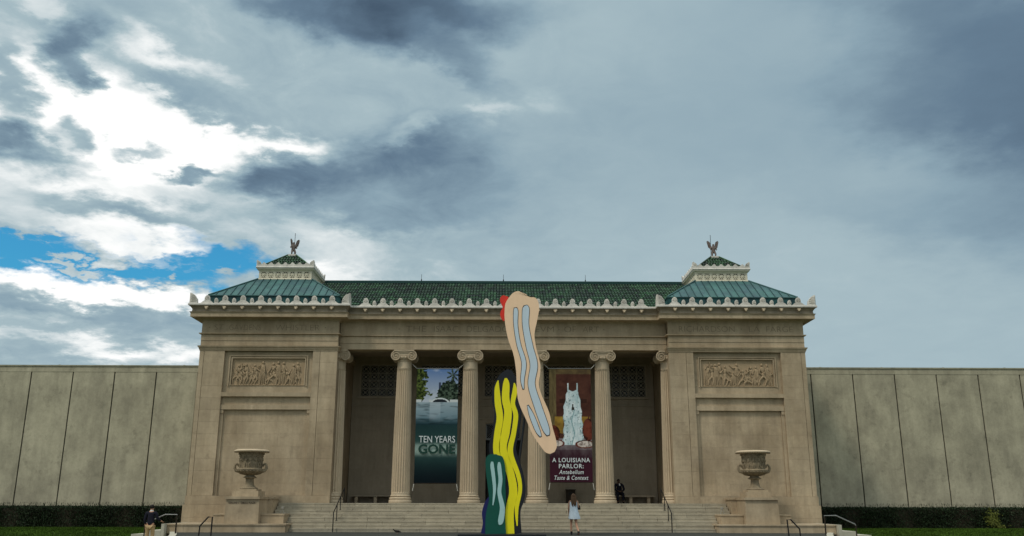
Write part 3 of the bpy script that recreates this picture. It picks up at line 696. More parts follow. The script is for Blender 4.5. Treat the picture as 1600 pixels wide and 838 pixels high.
for cxw, hw in WINS:
    f = MB(); t = .09
    f.box(cxw - hw - t, cxw + hw + t, BY - .05, BY - .002, WZ1 + .002, WZ1 + t).box(cxw - hw - t, cxw - hw - .002, BY - .05, BY - .002, WZ0, WZ1).box(cxw + hw + .002, cxw + hw + t, BY - .05, BY - .002, WZ0, WZ1)
    w = f.build('window', M['porch'], museum)
    MB().box(cxw - hw - .16, cxw + hw + .16, BY - .12, BY - .003, WZ0 - .14, WZ0 - .004).build('sill', M['porch'], w)
    MB().box(cxw - hw, cxw + hw, BY + .25, BY + .27, WZ0, WZ1).build('pane', M['glass'], w)
    nc = 5; cwid = 2 * hw / nc
    for i in range(nc):
        for j in range(4):
            o = put('grille_cell', GCELL, w, (cxw - hw + (i + .5) * cwid, BY + .10, WZ0 + (j + .5) * (WZ1 - WZ0) / 4)); o.scale = (cwid / .447, 1, (WZ1 - WZ0) / 4 / .447)
dr = MB(); dr.box(-1.345, -DX - .002, BY - .09, BY - .002, FL, 5.74).box(DX + .002, 1.345, BY - .09, BY - .002, FL, 5.74).box(-DX, DX, BY - .088, BY - .002, DZ + .003, 5.74).box(-1.42, 1.42, BY - .14, BY - .003, 5.742, 5.83)
door = dr.build('door', M['porch'], museum)
tr = MB(); tr.box(-DX, DX, BY + .1, BY + .16, 4.66, 4.76).box(-DX, DX, BY + .1, BY + .16, 5.47, DZ).box(-DX, -DX + .06, BY + .1, BY + .16, 4.76, 5.47).box(DX - .06, DX, BY + .1, BY + .16, 4.76, 5.47)
for i in range(-9, 18):
    a = -DX + i * .12
    for d in (1, -1):
        p = [(a, 4.76), (a + d * .71, 5.47)]
        x0_, x1_ = p[0][0], p[1][0]
        if d < 0: x0_ += .7; x1_ += .7
        if min(x0_, x1_) < -DX or max(x0_, x1_) > DX: continue
        tr.tube([(x0_, BY + .13, 4.76), (x1_, BY + .13, 5.47)], .014, 4)
tr.build('transom_lattice', M['rail_light'], door)
MB().box(-DX, DX, BY + .2, BY + .22, FL, DZ).build('pane', M['glass'], door)
for sgn in (-1, 1):
    p, q = sorted((sgn * .01, sgn * DX)); lf = MB()
    lf.box(p, p + .08, BY + .1, BY + .16, FL, 4.65).box(q - .08, q, BY + .1, BY + .16, FL, 4.65).box(p + .08, q - .08, BY + .1, BY + .16, 4.5, 4.65).box(p + .08, q - .08, BY + .1, BY + .16, FL, FL + .3).box(p + .08, q - .08, BY + .1, BY + .16, 3.0, 3.1)
    for k in range(3): lf.box(p + .25 + .2 * k, p + .28 + .2 * k, BY + .11, BY + .14, 3.1, 4.5)
    lf.build('door_leaf', M['void'], door)
    MB().tube([(sgn * .14, BY + .04, 2.2), (sgn * .14, BY + .04, 2.6)], .018, 6).build('handle', M['rail_light'], door)
# ---- columns
def column(cx, cy=.5):
    rb_, rt_ = .465, .375; z0, z1 = 1.70, 7.95
    sh = MB(); NF = 24; seg = 6; N = NF * seg; prof = []
    for i in range(13):
        t = i / 12; z = z0 + (z1 - z0) * t; r = rb_ + (rt_ - rb_) * (t ** 1.5); prof.append((z, r, 1 if 0 < i < 12 else 0))
    prof.insert(1, (z0 + .06, rb_, .0)); prof.insert(2, (z0 + .12, rb_, 1)); prof.insert(-1, (z1 - .09, rt_ + .005, 1)); prof.insert(-1, (z1 - .02, rt_, .0))
    vs = []
    for z, r, d in prof:
        for k in range(N):
            a = 2 * math.pi * k / N; ph = (k % seg) / seg; dep = 0 if ph == 0 else .055 * math.sin(math.pi * ph) ** .6
            rr = r - dep * d; vs.append((cx + rr * math.cos(a), cy + rr * math.sin(a), z))
    fs = [(i * N + k, i * N + (k + 1) % N, (i + 1) * N + (k + 1) % N, (i + 1) * N + k) for i in range(len(prof) - 1) for k in range(N)]
    sh.add(vs, fs)
    c = sh.build('column', M['column'], museum, fix=False)
    b = MB(); P_ = [(.56, FL), (.57, FL + .03), (.57, FL + .13), (.555, FL + .15), (.53, FL + .155), (.525, FL + .175)]
    for a in range(-80, 81, 20): P_.append((.505 + .045 * math.cos(R(a)), FL + .225 + .045 * math.sin(R(a))))
    P_ += [(.50, FL + .28), (.475, FL + .285), (.47, FL + .31)]
    for a in range(-80, 81, 20): P_.append((.475 + .03 * math.cos(R(a)), FL + .345 + .03 * math.sin(R(a))))
    P_ += [(.47, FL + .385), (.465, 1.70)]
    b.lathe(P_, 40, (cx, cy, 0)); b.build('base', M['column'], c, smooth=True)
    k_ = MB()
    k_.lathe([(rt_ + .0, 7.95), (rt_ + .012, 7.96), (rt_ + .012, 7.985), (rt_ - .005, 7.99), (rt_ - .005, 8.32), (rt_ + .02, 8.34), (rt_ + .03, 8.38), (rt_, 8.40)], 32, (cx, cy, 0))
    k_.lathe([(rt_, 8.40), (rt_ + .07, 8.46), (rt_ + .10, 8.54), (rt_ + .09, 8.60), (rt_, 8.62)], 32, (cx, cy, 0))
    for i in range(16):                                           # egg and dart
        a = 2 * math.pi * (i + .5) / 16; k_.ball((cx + (rt_ + .10) * math.cos(a), cy + (rt_ + .10) * math.sin(a), 8.52), (.045, .045, .06), 6, 4)
    for s in (-1, 1): k_.ball((cx, cy, 8.5), .01, 4, 3)
    fy, by = cy - .50, cy + .50
    k_.box(cx - .40, cx + .40, fy + .06, by - .06, 8.62, 8.80)     # cushion
    for yy, sg in ((fy + .04, -1), (by - .04, 1)): k_.box(cx - .40, cx + .40, yy - .02, yy + .02, 8.76, 8.81); 
    k_.box(cx - .49, cx + .49, fy + .03, by - .03, 8.812, 8.86).box(cx - .52, cx + .52, fy + .0, by - .0, 8.862, 8.905)
    for s in (-1, 1):
        vc = (cx + s * .405, 8.585)
        # bolster between front and back scroll
        N2 = 20; rings = [(fy + .055, .20), (fy + .075, .235), (fy + .16, .225), (cy - .08, .175), (cy - .05, .19), (cy + .05, .19), (cy + .08, .175), (by - .16, .225), (by - .075, .235), (by - .055, .20)]
        vs = [(vc[0] + r * math.cos(2 * math.pi * q / N2), y, vc[1] + r * math.sin(2 * math.pi * q / N2)) for y, r in rings for q in range(N2)]
        k_.add(vs, [(i * N2 + q, i * N2 + (q + 1) % N2, (i + 1) * N2 + (q + 1) % N2, (i + 1) * N2 + q) for i in range(len(rings) - 1) for q in range(N2)] + [tuple(range(N2))[::-1], tuple((len(rings) - 1) * N2 + q for q in range(N2))])
        for yy, sg in ((fy + .03, -1), (by - .03, 1)):
            pts = []; rs = []
            for q in range(46):
                t = q / 45; a = R(90) + s * -1 * t * 2 * math.pi * 2.2; r = .235 * (1 - t) ** 1.0 + .03
                pts.append((vc[0] + r * math.cos(a), yy + sg * .022, vc[1] + r * math.sin(a))); rs.append(.027 * (1 - .45 * t))
            k_.tube([(cx, yy + sg * .012, vc[1] + .235)] + pts, [.022] + rs, 5); k_.ball((vc[0], yy + sg * .01, vc[1]), .04, 8, 5)
    k_.build('capital', M['column'], c, smooth=True)
    return c
for cx in (-8.52, -5.11, -1.70, 1.70, 5.11, 8.52): column(cx)
# ---- inscriptions
def inscription(txt, x0, x1, z, y, h, sp=1.0):
    me = text_mesh(txt, h / .69, M['letter_shade'], x1 - x0, .003, name='inscription', spacing=sp, bold=-.009)
    put('inscription', me, museum, ((x0 + x1) / 2, y - .0005, z))
for w_, a_, b_ in (('ST', -14.75, -14.3), ('GAVDENS', -14.0, -12.4), ('WHISTLER', -11.65, -9.4), ('RICHARDSON', 9.0, 11.85), ('LA', 12.6, 13.15), ('FARGE', 13.5, 14.85)):
    inscription(w_, a_, b_, 9.79, PY - .003, .30)
for w_, a_, b_ in (('THE', -5.05, -4.0), ('ISAAC', -3.6, -2.35), ('DELGADO', -1.9, .25), ('MVSEVM', .65, 2.6), ('OF', 3.15, 3.75), ('ART', 4.1, 4.95)):
    inscription(w_, a_, b_, 9.84, -.003, .31)
for x_, y_, z_ in ((-15.0, PY, 9.94), (-9.1, PY, 9.94), (12.2, PY, 9.94), (-5.4, 0, 9.98), (2.87, 0, 9.98), (5.2, 0, 9.98)): block('inscription_dot', museum, x_ - .025, x_ + .025, y_ - .006, y_ + .002, z_ - .025, z_ + .025, M['letter_shade'])

# ================================================================== WINGS
for s in (-1, 1):
    wname = 'left' if s < 0 else 'right'
    wing = thing('museum_wing', f'long windowless concrete panel wing behind the hedge, {wname} of the portico building', 'museum wing', (s * 25, 6, 0), 'plain concrete wings of the museum')
    a, b = sorted((s * 15.3, s * 42)); w = MB(); w.box(a, b, 6.05, 26, 0, 8.93); w.build('wall', M['joint'], wing)
    start = 17.62 if s < 0 else 17.85; pitch = 2.39 if s < 0 else 2.44
    for i in range(-1, 10):
        p = start + i * pitch; p2, q2 = sorted((s * (p + .036), s * (p + pitch - .036))); block('wall_panel', wing, max(p2, -42) if s < 0 else p2, q2, 6 + .004 * (i % 2), 6.12, 0, 8.56, M['concrete'])
    for i in range(-1, 10):
        p = start + i * pitch; p2, q2 = sorted((s * (p + .004), s * (p + pitch - .004))); block('coping_panel', wing, p2, q2, 5.99, 6.12, 8.565, 8.88, M['concrete'])
    block('roof_edge', wing, a, b, 5.95, 6.3, 8.885, 8.96, M['concrete_cap'])
    for i in range(6): 
        xx = s * (18.5 + 2.4 * i * 1.5); MB().box(xx - .05, xx + .05, 6.1, 6.2, 8.96, 9.0).build('roof_clip', M['concrete_cap'], wing)

# ================================================================== STAIRS, TERRACES, PEDESTALS, URNS
st = thing('entrance_stairs', 'broad pale stone staircase of eight steps leading up to the portico', 'stairs', (0, -2, 0))
for i in range(8):
    yf = -3.0 + .30 * i; zt = .16 * (i + 1); zb = zt - .16; hw = 9.75 if zt < .37 else (10.0 if zt < .80 else 10.8)
    x = -hw; rr = random.Random(i)
    while x < hw - .01:
        ln = rr.uniform(1.5, 2.3); x2 = x + ln
        if hw - x2 < 1.0: x2 = hw
        y0 = yf + rr.uniform(-.006, .006); y1 = yf + .42 if i < 7 else -.60; z1 = zt + rr.uniform(-.005, .003); g_ = rr.uniform(.003, .010)
        MB().box(x + g_, x2 - g_, y0, y1, z1 - .055, z1).box(x + g_, x2 - g_, y0 + .012, y1, zb + .002 + (0 if i else -.03), z1 - .055).build('step_block', M['step'], st, fix=False); x = x2
core = MB()
for i in range(8): core.box(-9.7, 9.7, -2.9 + .3 * i, -.605, .16 * i - .05, .16 * i + .10)
core.build('stair_core', M['step'], st)
for s in (-1, 1):
    side = 'left' if s < 0 else 'right'
    def sx(a, b): return sorted((s * a, s * b))
    tr_ = thing('stone_terrace', f'stepped low limestone terrace under the urn at the {side} end of the stairs', 'terrace', (s * 12, -2.6, 0), 'stone terraces flanking the stairs')
    xs = [9.76, 11.2, 12.8, 14.3, 15.05]
    for a, b in zip(xs[:-1], xs[1:]): p, q = sx(a + .004, b - .004); block('kerb_stone', tr_, p, q, -3.6, -2.9, -.05, .30, M['stone'])
    for a, b in zip(xs[:-1], xs[1:]): p, q = sx(a - (.03 if a == 9.76 else -.003), b - .003); block('coping_stone', tr_, p, q, -3.64, -.62, .302, .37, M['stone'])
    p, q = sx(9.77, 15.04); block('terrace_core', tr_, p, q, -2.89, -.62, -.05, .30, M['stone'])
    xs = [10.02, 11.05, 12.7, 13.25]
    for a, b in zip(xs[:-1], xs[1:]): p, q = sx(a + .004, b - .004); block('kerb_stone', tr_, p, q, -2.95, -.62, .372, .73, M['stone']); p, q = sx(a - .02 if a == 10.02 else a + .003, b); block('coping_stone', tr_, p, q, -2.98, -.62, .732, .79, M['stone'])
    # outer descending blocks beside the lawn
    for a, b, z in ((15.06, 15.2, .37), (15.205, 15.85, .09), (15.855, 16.5, -.07)):
        p, q = sx(a, b); block('step_block', tr_, p, q, -3.9, -.64, -.6, z, M['path'])
    pd = thing('stone_pedestal', f'square limestone pedestal carrying the {side} urn' + (', with a carved line of lettering' if s < 0 else ', plain faced'), 'pedestal', (s * 11.85, -2.3, .37), 'urn pedestals')
    o = MB().add([(11.85 * s + x * w, y, z) for (w, z) in ((.78, .372), (.75, 1.44)) for x, y in ((-1, -3.28 - (.03 if z < 1 else 0)), (1, -3.28 - (.03 if z < 1 else 0)), (1, -1.3), (-1, -1.3))], [(0, 1, 5, 4), (1, 2, 6, 5), (2, 3, 7, 6), (3, 0, 4, 7), (4, 5, 6, 7), (0, 3, 2, 1)]).build('pedestal_body', M['stone'], pd)
    p, q = sx(11.85 - .79, 11.85 + .79); block('cap', pd, p, q, -3.36, -1.25, 1.443, 1.56, M['stone'])
    p, q = sx(10.85, 11.09); block('cheek_wall', pd, p, q, -1.75, -.62, .792, 1.46, M['stone']); p, q = sx(10.80, 11.055); block('cap', pd, p, q, -1.8, -.62, 1.463, 1.555, M['stone'])
    if s < 0:
        put('inscription', text_mesh('COLLINS C. DIBOLL PLAZA', .13, M['letter_black'], 1.22, .003, name='inscription'), pd, (-11.87, -3.30, 1.24))
    # urn
    ux, uy = s * 11.87, -2.3
    urn = thing('stone_urn', f'large carved stone urn with scroll handles on the {side} pedestal', 'urn', (ux, uy, 1.56), 'carved stone urns')
    MB().box(ux - .60, ux + .60, uy - .60, uy + .60, 1.562, 1.81).build('plinth', M['urn' if 0 else 'stone'], urn)
    MB().box(ux - .47, ux + .47, uy - .47, uy + .47, 1.812, 1.90).build('plinth', M['stone'], urn)
    pr = [(.40, 1.902), (.42, 1.93), (.36, 1.97), (.30, 2.0), (.235, 2.06), (.20, 2.16), (.185, 2.28), (.185, 2.37), (.21, 2.39), (.30, 2.41), (.31, 2.44), (.26, 2.47), (.21, 2.50), (.20, 2.54)]
    MB().lathe(pr, 32, (ux, uy, 0)).build('foot', M['urn'], urn, smooth=True)
    bp = [(.19, 2.54), (.27, 2.55), (.38, 2.58), (.50, 2.64), (.58, 2.70), (.615, 2.76), (.62, 2.80), (.59, 2.82), (.53, 2.83), (.50, 2.86), (.495, 3.0), (.505, 3.2), (.53, 3.4), (.565, 3.52), (.60, 3.56)]
    ub = MB().lathe(bp, 40, (ux, uy, 0))
    for k in range(24):                                            # gadroons on the bowl
        a = 2 * math.pi * k / 24; ub.tube([(ux + .26 * math.cos(a), uy + .26 * math.sin(a), 2.555), (ux + .45 * math.cos(a), uy + .45 * math.sin(a), 2.61), (ux + .60 * math.cos(a), uy + .60 * math.sin(a), 2.75)], [.02, .04, .045], 5)
    rr = random.Random(3 + s)
    for k in range(14):                                            # relief figures round the body
        a = 2 * math.pi * k / 14 + rr.uniform(-.06, .06)
        def q_(da, z, ex=0): return (ux + (.505 + ex) * math.cos(a + da), uy + (.505 + ex) * math.sin(a + da), z)
        ub.ball(q_(0, 3.40, .02), (.045, .045, .05), 6, 5); ub.ball(q_(rr.uniform(-.08, .08), 3.24, .0), (.07, .07, .11), 6, 5)
        for d in (-1, 1):
            ub.tube([q_(0, 3.15), q_(d * rr.uniform(.04, .16), 3.02, .01), q_(d * rr.uniform(.02, .2), 2.88)], [.04, .035, .022], 5)
            ub.tube([q_(d * .08, 3.32), q_(d * rr.uniform(.18, .28), rr.uniform(3.15, 3.3), .02), q_(d * .22, rr.uniform(3.2, 3.45), .02)], [.025, .025, .018], 5)
    for k in range(20):                                            # vine under the rim
        a = 2 * math.pi * k / 20; ub.ball((ux + .56 * math.cos(a), uy + .56 * math.sin(a), 3.49 + .02 * (k % 2)), (.05, .05, .035), 6, 4)
    ub.build('body', M['urn'], urn, smooth=True)
    MB().lathe([(.56, 3.565), (.66, 3.57), (.75, 3.585), (.80, 3.61), (.81, 3.64), (.79, 3.67), (.72, 3.70), (.62, 3.715), (.50, 3.70), (.46, 3.60), (.1, 3.45), (.01, 3.45)], 40, (ux, uy, 0)).build('rim', M['terra' if 0 else 'column'], urn, smooth=True)  # paler stone than the body: light on the rim top put into its colour
    rb = MB()
    for k in range(44): a = 2 * math.pi * k / 44; rb.ball((ux + .785 * math.cos(a), uy + .785 * math.sin(a), 3.60), (.03, .03, .028), 5, 4)
    struct(rb.build('rim_beading', M['urn'], urn), 'stuff')
    for d in (-1, 1):
        hb = MB(); hb.tube([(ux + d * .55, uy, 2.70), (ux + d * .68, uy, 2.74), (ux + d * .75, uy, 2.86), (ux + d * .73, uy, 3.00), (ux + d * .66, uy, 3.06), (ux + d * .60, uy, 3.02), (ux + d * .57, uy, 2.93)], [.06, .07, .065, .06, .055, .05, .035], 8)
        hb.build('handle', M['urn'], urn, smooth=True)
    # small floodlight on the terrace
    fx = s * 10.35; fl = thing('floodlight', f'small pale floodlight on the terrace ledge beside the {side} pedestal', 'floodlight', (fx, -1.9, .79), 'small floodlights beside the stairs')
    MB().tube([(fx - .09, -1.9, .80), (fx - .03, -1.9, .98), (fx + .03, -1.9, .98), (fx + .09, -1.9, .80)], .018, 6).build('bracket', M['lamp_grey'], fl)
    MB().lathe([(.03, -.05), (.06, -.03), (.075, .06), (.07, .07)], 12, (fx, -1.9, 1.04)).build('lamp_head', M['lamp_grey'], fl)
# ---- handrails on the stairs
for s in (-1, 1):
    side = 'left' if s < 0 else 'right'; x = s * 7.72; t = thing('handrail', f'black iron handrail running up the {side} part of the main stairs', 'handrail', (x, -2, 0), 'handrails on the main stairs')
    P0, P1 = Vector((x, -3.12, .86)), Vector((x, -.55, 1.98))
    MB().tube([(x, -3.12, .0), (x, -3.12, .84), P0, P1, (x, -.50, 1.99)], .024, 8).build('rail', M['iron'], t)
    for yy, zb in ((-2.3, .48), (-1.45, .96), (-.55, FL)):
        zt = P0.z + (P1.z - P0.z) * (yy + 3.12) / 2.57; MB().tube([(x, yy, zb), (x, yy, zt)], .021, 6).lathe([(.055, 0), (.055, .02)], 8, (x, yy, zb)).build('post', M['iron'], t)
# ---- handrails near the plaza edges
for s in (-1, 1):
    side = 'left' if s < 0 else 'right'
    y = -8; t = thing('handrail', f'short bent black handrail at the {side} edge of the asphalt plaza', 'handrail', (s * 12, y, 0), 'short black plaza handrails')
    sh = .0 if s < 0 else .08
    pts = [(s * 11.67 + sh, y, 0), (s * 11.67 + sh, y, .73), (s * 11.83 + sh, y, .73), (s * 12.14 + sh, y, .38), (s * 12.17 + sh, y, -.3)]
    if s > 0: pts = [(11.52, y, 0), (11.49, y, .66), (11.64, y, .66), (11.97, y, .30), (12.0, y, -.3)]
    MB().tube(pts, .030, 8).build('rail', M['iron'], t)
    y = -6; t = thing('handrail', f'grey metal handrail sloping down beside the {side} lawn', 'handrail', (s * 14, y, -.3), 'grey handrails beside the lawns')
    k = -13.80 if s < 0 else 13.72
    MB().tube([(k, y, .0), (k, y, .795), (k + s * .5, y, .795), (k + s * 1.28, y, .44), (k + s * 1.31, y, .38)], .026, 8).build('rail', M['rail_light'], t)  # pale grey against dark posts: the light on the rail is in its colour
    MB().tube([(k, y, .0), (k, y, .77)], .032, 8).build('post', M['bin'], t); MB().tube([(k + s * 1.31, y, -.6), (k + s * 1.31, y, .40)], .028, 8).build('post', M['bin'], t)

# ================================================================== PORCH FURNITURE
for s in (-1, 1):
    side = 'left' if s < 0 else 'right'; cx = s * 7.0; t = thing('stone_bench', f'long stone bench against the porch wall in the {side} end bay' + (', seated man on it' if s > 0 else ', empty'), 'bench', (cx, 4.05, FL), 'stone benches in the porch')
    MB().box(cx - 1.15, cx + 1.15, 3.8, 4.4, FL + .34, FL + .43).build('seat', M['porch'], t)
    for dx in (-.84, .18, 1.02) if s < 0 else (-1.02, -.14, .82): MB().box(cx + dx - .08, cx + dx + .08, 3.86, 4.32, FL + .002, FL + .338).build('leg', M['column'], t)
cb = thing('waste_bin', 'dark upright metal bin against the porch wall behind the walking woman', 'bin', (3.65, 4.2, FL))
MB().box(3.41, 3.89, 3.95, 4.4, FL + .03, 1.96).build('body', M['bin'], cb); MB().box(3.38, 3.92, 3.92, 4.42, 1.962, 2.01).build('lid', M['bin'], cb); MB().box(3.52, 3.78, 3.94, 3.952, 1.72, 1.86).build('flap', M['iron'], cb)
# banners
def banner(name, label, cx, w, z0, z1, paintfn, y=.3):
    t = thing(name, label, 'banner', (cx, y, z0), 'exhibition banners between the columns')
    nx, nz = 100, 260; vs = []; cols = []
    for j in range(nz + 1):
        for i in range(nx + 1):
            u, v = i / nx, j / nz; x = cx - w / 2 + w * u + .03 * (v - .5) * 0; z = z0 + (z1 - z0) * v
            yy = y + .035 * math.sin(u * math.pi) * math.sin(v * math.pi) + .012 * math.sin(v * 19 + u * 3) * math.sin(math.pi * v)
            vs.append((x, yy, z)); cols.append((*paintfn(u, v), 1))
    fs = [(j * (nx + 1) + i, j * (nx + 1) + i + 1, (j + 1) * (nx + 1) + i + 1, (j + 1) * (nx + 1) + i) for j in range(nz) for i in range(nx)]
    k = len(vs)
    for p in ((cx - w / 2, z0), (cx + w / 2, z0), (cx + w / 2, z1), (cx - w / 2, z1)): vs.append((p[0], y + .006, p[1])); cols.append((.1, .1, .1, 1))
    mb = MB(); mb.add(vs, fs); mt, nt, b = newmat(name + '_print')
    at = nt.nodes.new('ShaderNodeAttribute'); at.attribute_name = 'print'; nt.links.new(at.outputs['Color'], b.inputs['Base Color']); b.inputs['Roughness'].default_value = .85; b.inputs['Specular IOR Level'].default_value = .08
    mb.v = mb.v[:k]; o = mb.build('banner_cloth', mt, t, fix=False); me = o.data
    ca = me.color_attributes.new('print', 'FLOAT_COLOR', 'POINT'); ca.data.foreach_set('color', np.array(cols[:k], dtype=np.float32).ravel())
    MB().tube([(cx - w / 2 - .03, y, z1 + .02), (cx + w / 2 + .03, y, z1 + .02)], .022, 6).build('pole', M['rail_light'], t); MB().tube([(cx - w / 2 - .03, y, z0 - .02), (cx + w / 2 + .03, y, z0 - .02)], .020, 6).build('pole', M['bin'], t)
    for s in (-1, 1):
        MB().tube([(cx + s * w / 2, y, z1), (cx + s * (w / 2 + .27), y + .1, z1 + .26)], .014, 5).build('rope', M['rope'], t)
        MB().tube([(cx + s * w / 2, y, z0 - .02), (cx + s * (w / 2 + .06), y + .02, z0 - .38)], .016, 5).build('rope', M['rope'], t)
        MB().tube([(cx + s * (w / 2 + .06), y + .02, z0 - .38), (cx + s * (w / 2 + .16), y + .15, FL)], .006, 4).build('rope', M['bin'], t)
    return t
def vn(x, y, s=0):
    n = math.sin(x * 12.9898 + y * 78.233 + s * 37.7) * 43758.5453; return n - math.floor(n)
def sn(x, y, s=0):
    xi, yi = math.floor(x), math.floor(y); a, b = x - xi, y - yi; a = a * a * (3 - 2 * a); b = b * b * (3 - 2 * b)
    return (vn(xi, yi, s) * (1 - a) + vn(xi + 1, yi, s) * a) * (1 - b) + (vn(xi, yi + 1, s) * (1 - a) + vn(xi + 1, yi + 1, s) * a) * b
def mixc(a, b, t): t = max(0, min(1, t)); return tuple(p * (1 - t) + q * t for p, q in zip(a, b))
def fb(x, y, s=0): return .5 * sn(x, y, s) + .3 * sn(x * 2.1, y * 2.1, s + 1) + .2 * sn(x * 4.3, y * 4.3, s + 2)
def flood(u, v):
    t = 1 - v                                                    # 0 at the top
    if t < .30:
        c = mixc((.10, .19, .40), (.40, .45, .52), t / .26); c = mixc(c, (.62, .66, .72), 1.6 * (fb(u * 4, t * 14, 1) - .45))
        f = fb(u * 9, t * 30, 2) - .5; g_ = fb(u * 22, t * 70, 5)
        lf = (t < .19 and u < .20 - .9 * max(0, t - .10) + .35 * f) or (t > .15 and u < .32 - abs(t - .225) * 2.6 + .35 * f)
        rt_ = (t > .10 and ((u - .80) / .27) ** 2 + ((t - .205) / .10) ** 2 < 1 + 1.6 * f) or (t > .20 and u > .50 + .3 * f)
        pa = math.atan2(t - .055, (u - .88) * .37); pr_ = math.hypot(t - .055, (u - .88) * .37)
        palm = pr_ < .035 + .03 * math.cos(pa * 7) or (abs(u - .89) < .02 and .05 < t < .15)
        if .535 < u < .585 and .12 < t < .26: c = (.035, .05, .09)
        if rt_ or palm: c = mixc((.006, .012, .008), (.09, .13, .09), (g_ - .42) * 3)
        if lf: c = mixc((.010, .018, .006), (.13, .17, .04), (g_ - .40) * 3)
        arch = ((u - .57) / .23) ** 2 + ((.305 - t) / .045) ** 2
        if arch < 1: c = (.62, .66, .66) if arch > .62 and t < .30 else (.02, .025, .03)
        if t > .275 and (u > .80 or u < .13 - 0 or .30 < u < .36): c = (.55, .58, .58)
        return c
    if t < .50:
        k = (t - .30) / .20; r = sn(u * 3.3 + 2 * sn(u * 2, t * 20, 9), t * 62, 4) * .65 + sn(u * 8, t * 95, 5) * .35
        c = mixc((.30, .38, .42), (.06, .14, .18), k); c = mixc(c, (.010, .030, .035), 2.6 * (r - .50)); c = mixc(c, (.60, .66, .70), 2.6 * (r * (1 - .3 * k) - .68))
        if abs(u - .45) < .13: c = mixc(c, (.46, .53, .58), .45 * (1 - k) * (.5 + r))
        if k > .55: c = mixc(c, (.30, .36, .40), max(0, 1.5 * (sn(u * 5, t * 45, 8) - .55)) * (1 - k) * 2)
        return mixc(c, (.008, .024, .028), (k - .62) * 2.6)
    k = (t - .5) / .5
    band_ = math.exp(-((t - .712) / .050) ** 4) * math.exp(-((u - .5) / .60) ** 6)
    c = mixc((.012, .034, .040), (.003, .005, .008), k); c = mixc(c, (.035, .085, .075), math.exp(-((t - .68) / .14) ** 2) * .9); c = mixc(c, (.36, .48, .42), band_ * (.85 + .15 * sn(u * 7, t * 40, 7)))
    return mixc(c, (.0, .01, .012), .35 * fb(u * 4, t * 12, 7))
PAL = [(.13, .0, .0), (.135, .02, .02), (.205, .13, .13), (.23, .15, .15), (.28, .18, .17), (.30, .19, .18), (.34, .21, .20), (.42, .23, .21), (.50, .215, .22), (.60, .23, .23), (.68, .27, .25)]
def parlor(u, v):
    t = 1 - v; n = fb(u * 7, t * 20, 8)
    c = mixc((.105, .042, .028), (.038, .014, .011), n)
    if t < .05: c = mixc((.17, .12, .05), (.05, .03, .02), n)
    if u < .17: c = mixc((.20, .15, .065), (.05, .035, .018), fb(u * 30, t * 16, 9))
    if .27 < t < .31 and .24 < u < .9: c = mixc(c, (.02, .01, .008), .6)
    if .62 < t: c = mixc((.20, .165, .17), (.045, .020, .028), (t - .66) / .12 + 1.2 * (fb(u * 9, t * 12, 10) - .5))
    elif t > .43 and abs(u - .54) > .20 and abs(u - .54) < .42 and fb(u * 4, t * 8, 3) > .40: c = mixc((.42, .26, .04), (.12, .06, .02), n)
    for (t0, a0, b0), (t1, a1, b1_) in zip(PAL[:-1], PAL[1:]):
        if t0 <= t < t1:
            k = (t - t0) / (t1 - t0); a, b = a0 + (a1 - a0) * k, b0 + (b1_ - b0) * k
            spike = t < .21; ok = (abs(u - .45) < .013 or abs(u - .67) < .013 or (abs(u - .56) < .12 and t > .185 + .02 * (1 - abs(u - .56) / .12))) if spike else (-a < u - .56 + .012 * math.sin(t * 60) < b)
            if ok:
                c = mixc((.62, .70, .72), (.36, .50, .52), 1.6 * fb(u * 9, t * 22, 11) - .4); c = mixc(c, (.80, .84, .82), 1.6 * (fb(u * 16, t * 16, 12) - .45))
                if abs((u * 9) % 1 - .5) > .46: c = mixc(c, (.16, .30, .32), .5)
                if fb(u * 26, t * 60, 14) > .68: c = mixc(c, (.05, .12, .13), .7)
                if abs(u - .56 + .03 * math.sin(t * 30)) < .012 and t > .36: c = (.22, .36, .38)
    for a in ((.56, .345),):
        if abs(u - a[0]) < .016 + .014 * (t > a[1]) and abs(t - a[1]) < .026: c = (.03, .025, .02)
    for a, w, h in (((.10, .58), .15, .075), ((.92, .545), .14, .10), ((.16, .665), .20, .034), ((.84, .672), .24, .036)):
        d = ((u - a[0]) / w) ** 2 + ((t - a[1]) / h) ** 2
        if d < 1:
            c = mixc((.13, .030, .018), (.028, .010, .008), d * 1.2)
            if a[1] > .64 and d < .6: c = mixc((.62, .54, .48), (.06, .025, .02), 2.5 * (fb(u * 16, t * 40, 13) - .42))
            elif n > .52: c = mixc(c, (.20, .05, .03), .5)
    if .79 < t: c = mixc(c, (.045, .010, .020), .82)
    elif .72 < t: c = mixc(c, (.035, .012, .018), .55)
    return c
b1 = banner('exhibition_banner', 'tall banner with flooded street photo reading TEN YEARS GONE, between left columns', -3.375, 2.12, 2.25, 7.96, flood)
def put_text(t, txt, cx, z, w, size, mat, **k):
    me = text_mesh(txt, size, mat, w, .003, **k); o = put('lettering', me, t, (cx, .262, z)); return o
put_text(b1, 'TEN YEARS', -3.33, 4.235, 1.82, .47, M['letter_white']); put_text(b1, 'GONE', -3.33, 3.70, 1.86, .62, M['letter_green'], bold=.022)
b2 = banner('exhibition_banner', 'tall maroon banner with parlour photo reading A LOUISIANA PARLOR, between right columns', 3.42, 2.14, 2.31, 7.98, parlor)
put_text(b2, 'A LOUISIANA', 3.42, 3.28, 1.90, .30, M['letter_white'], bold=.004, spacing=1.12); put_text(b2, 'PARLOR:', 3.42, 2.985, 1.24, .30, M['letter_white'], bold=.004, spacing=1.12)
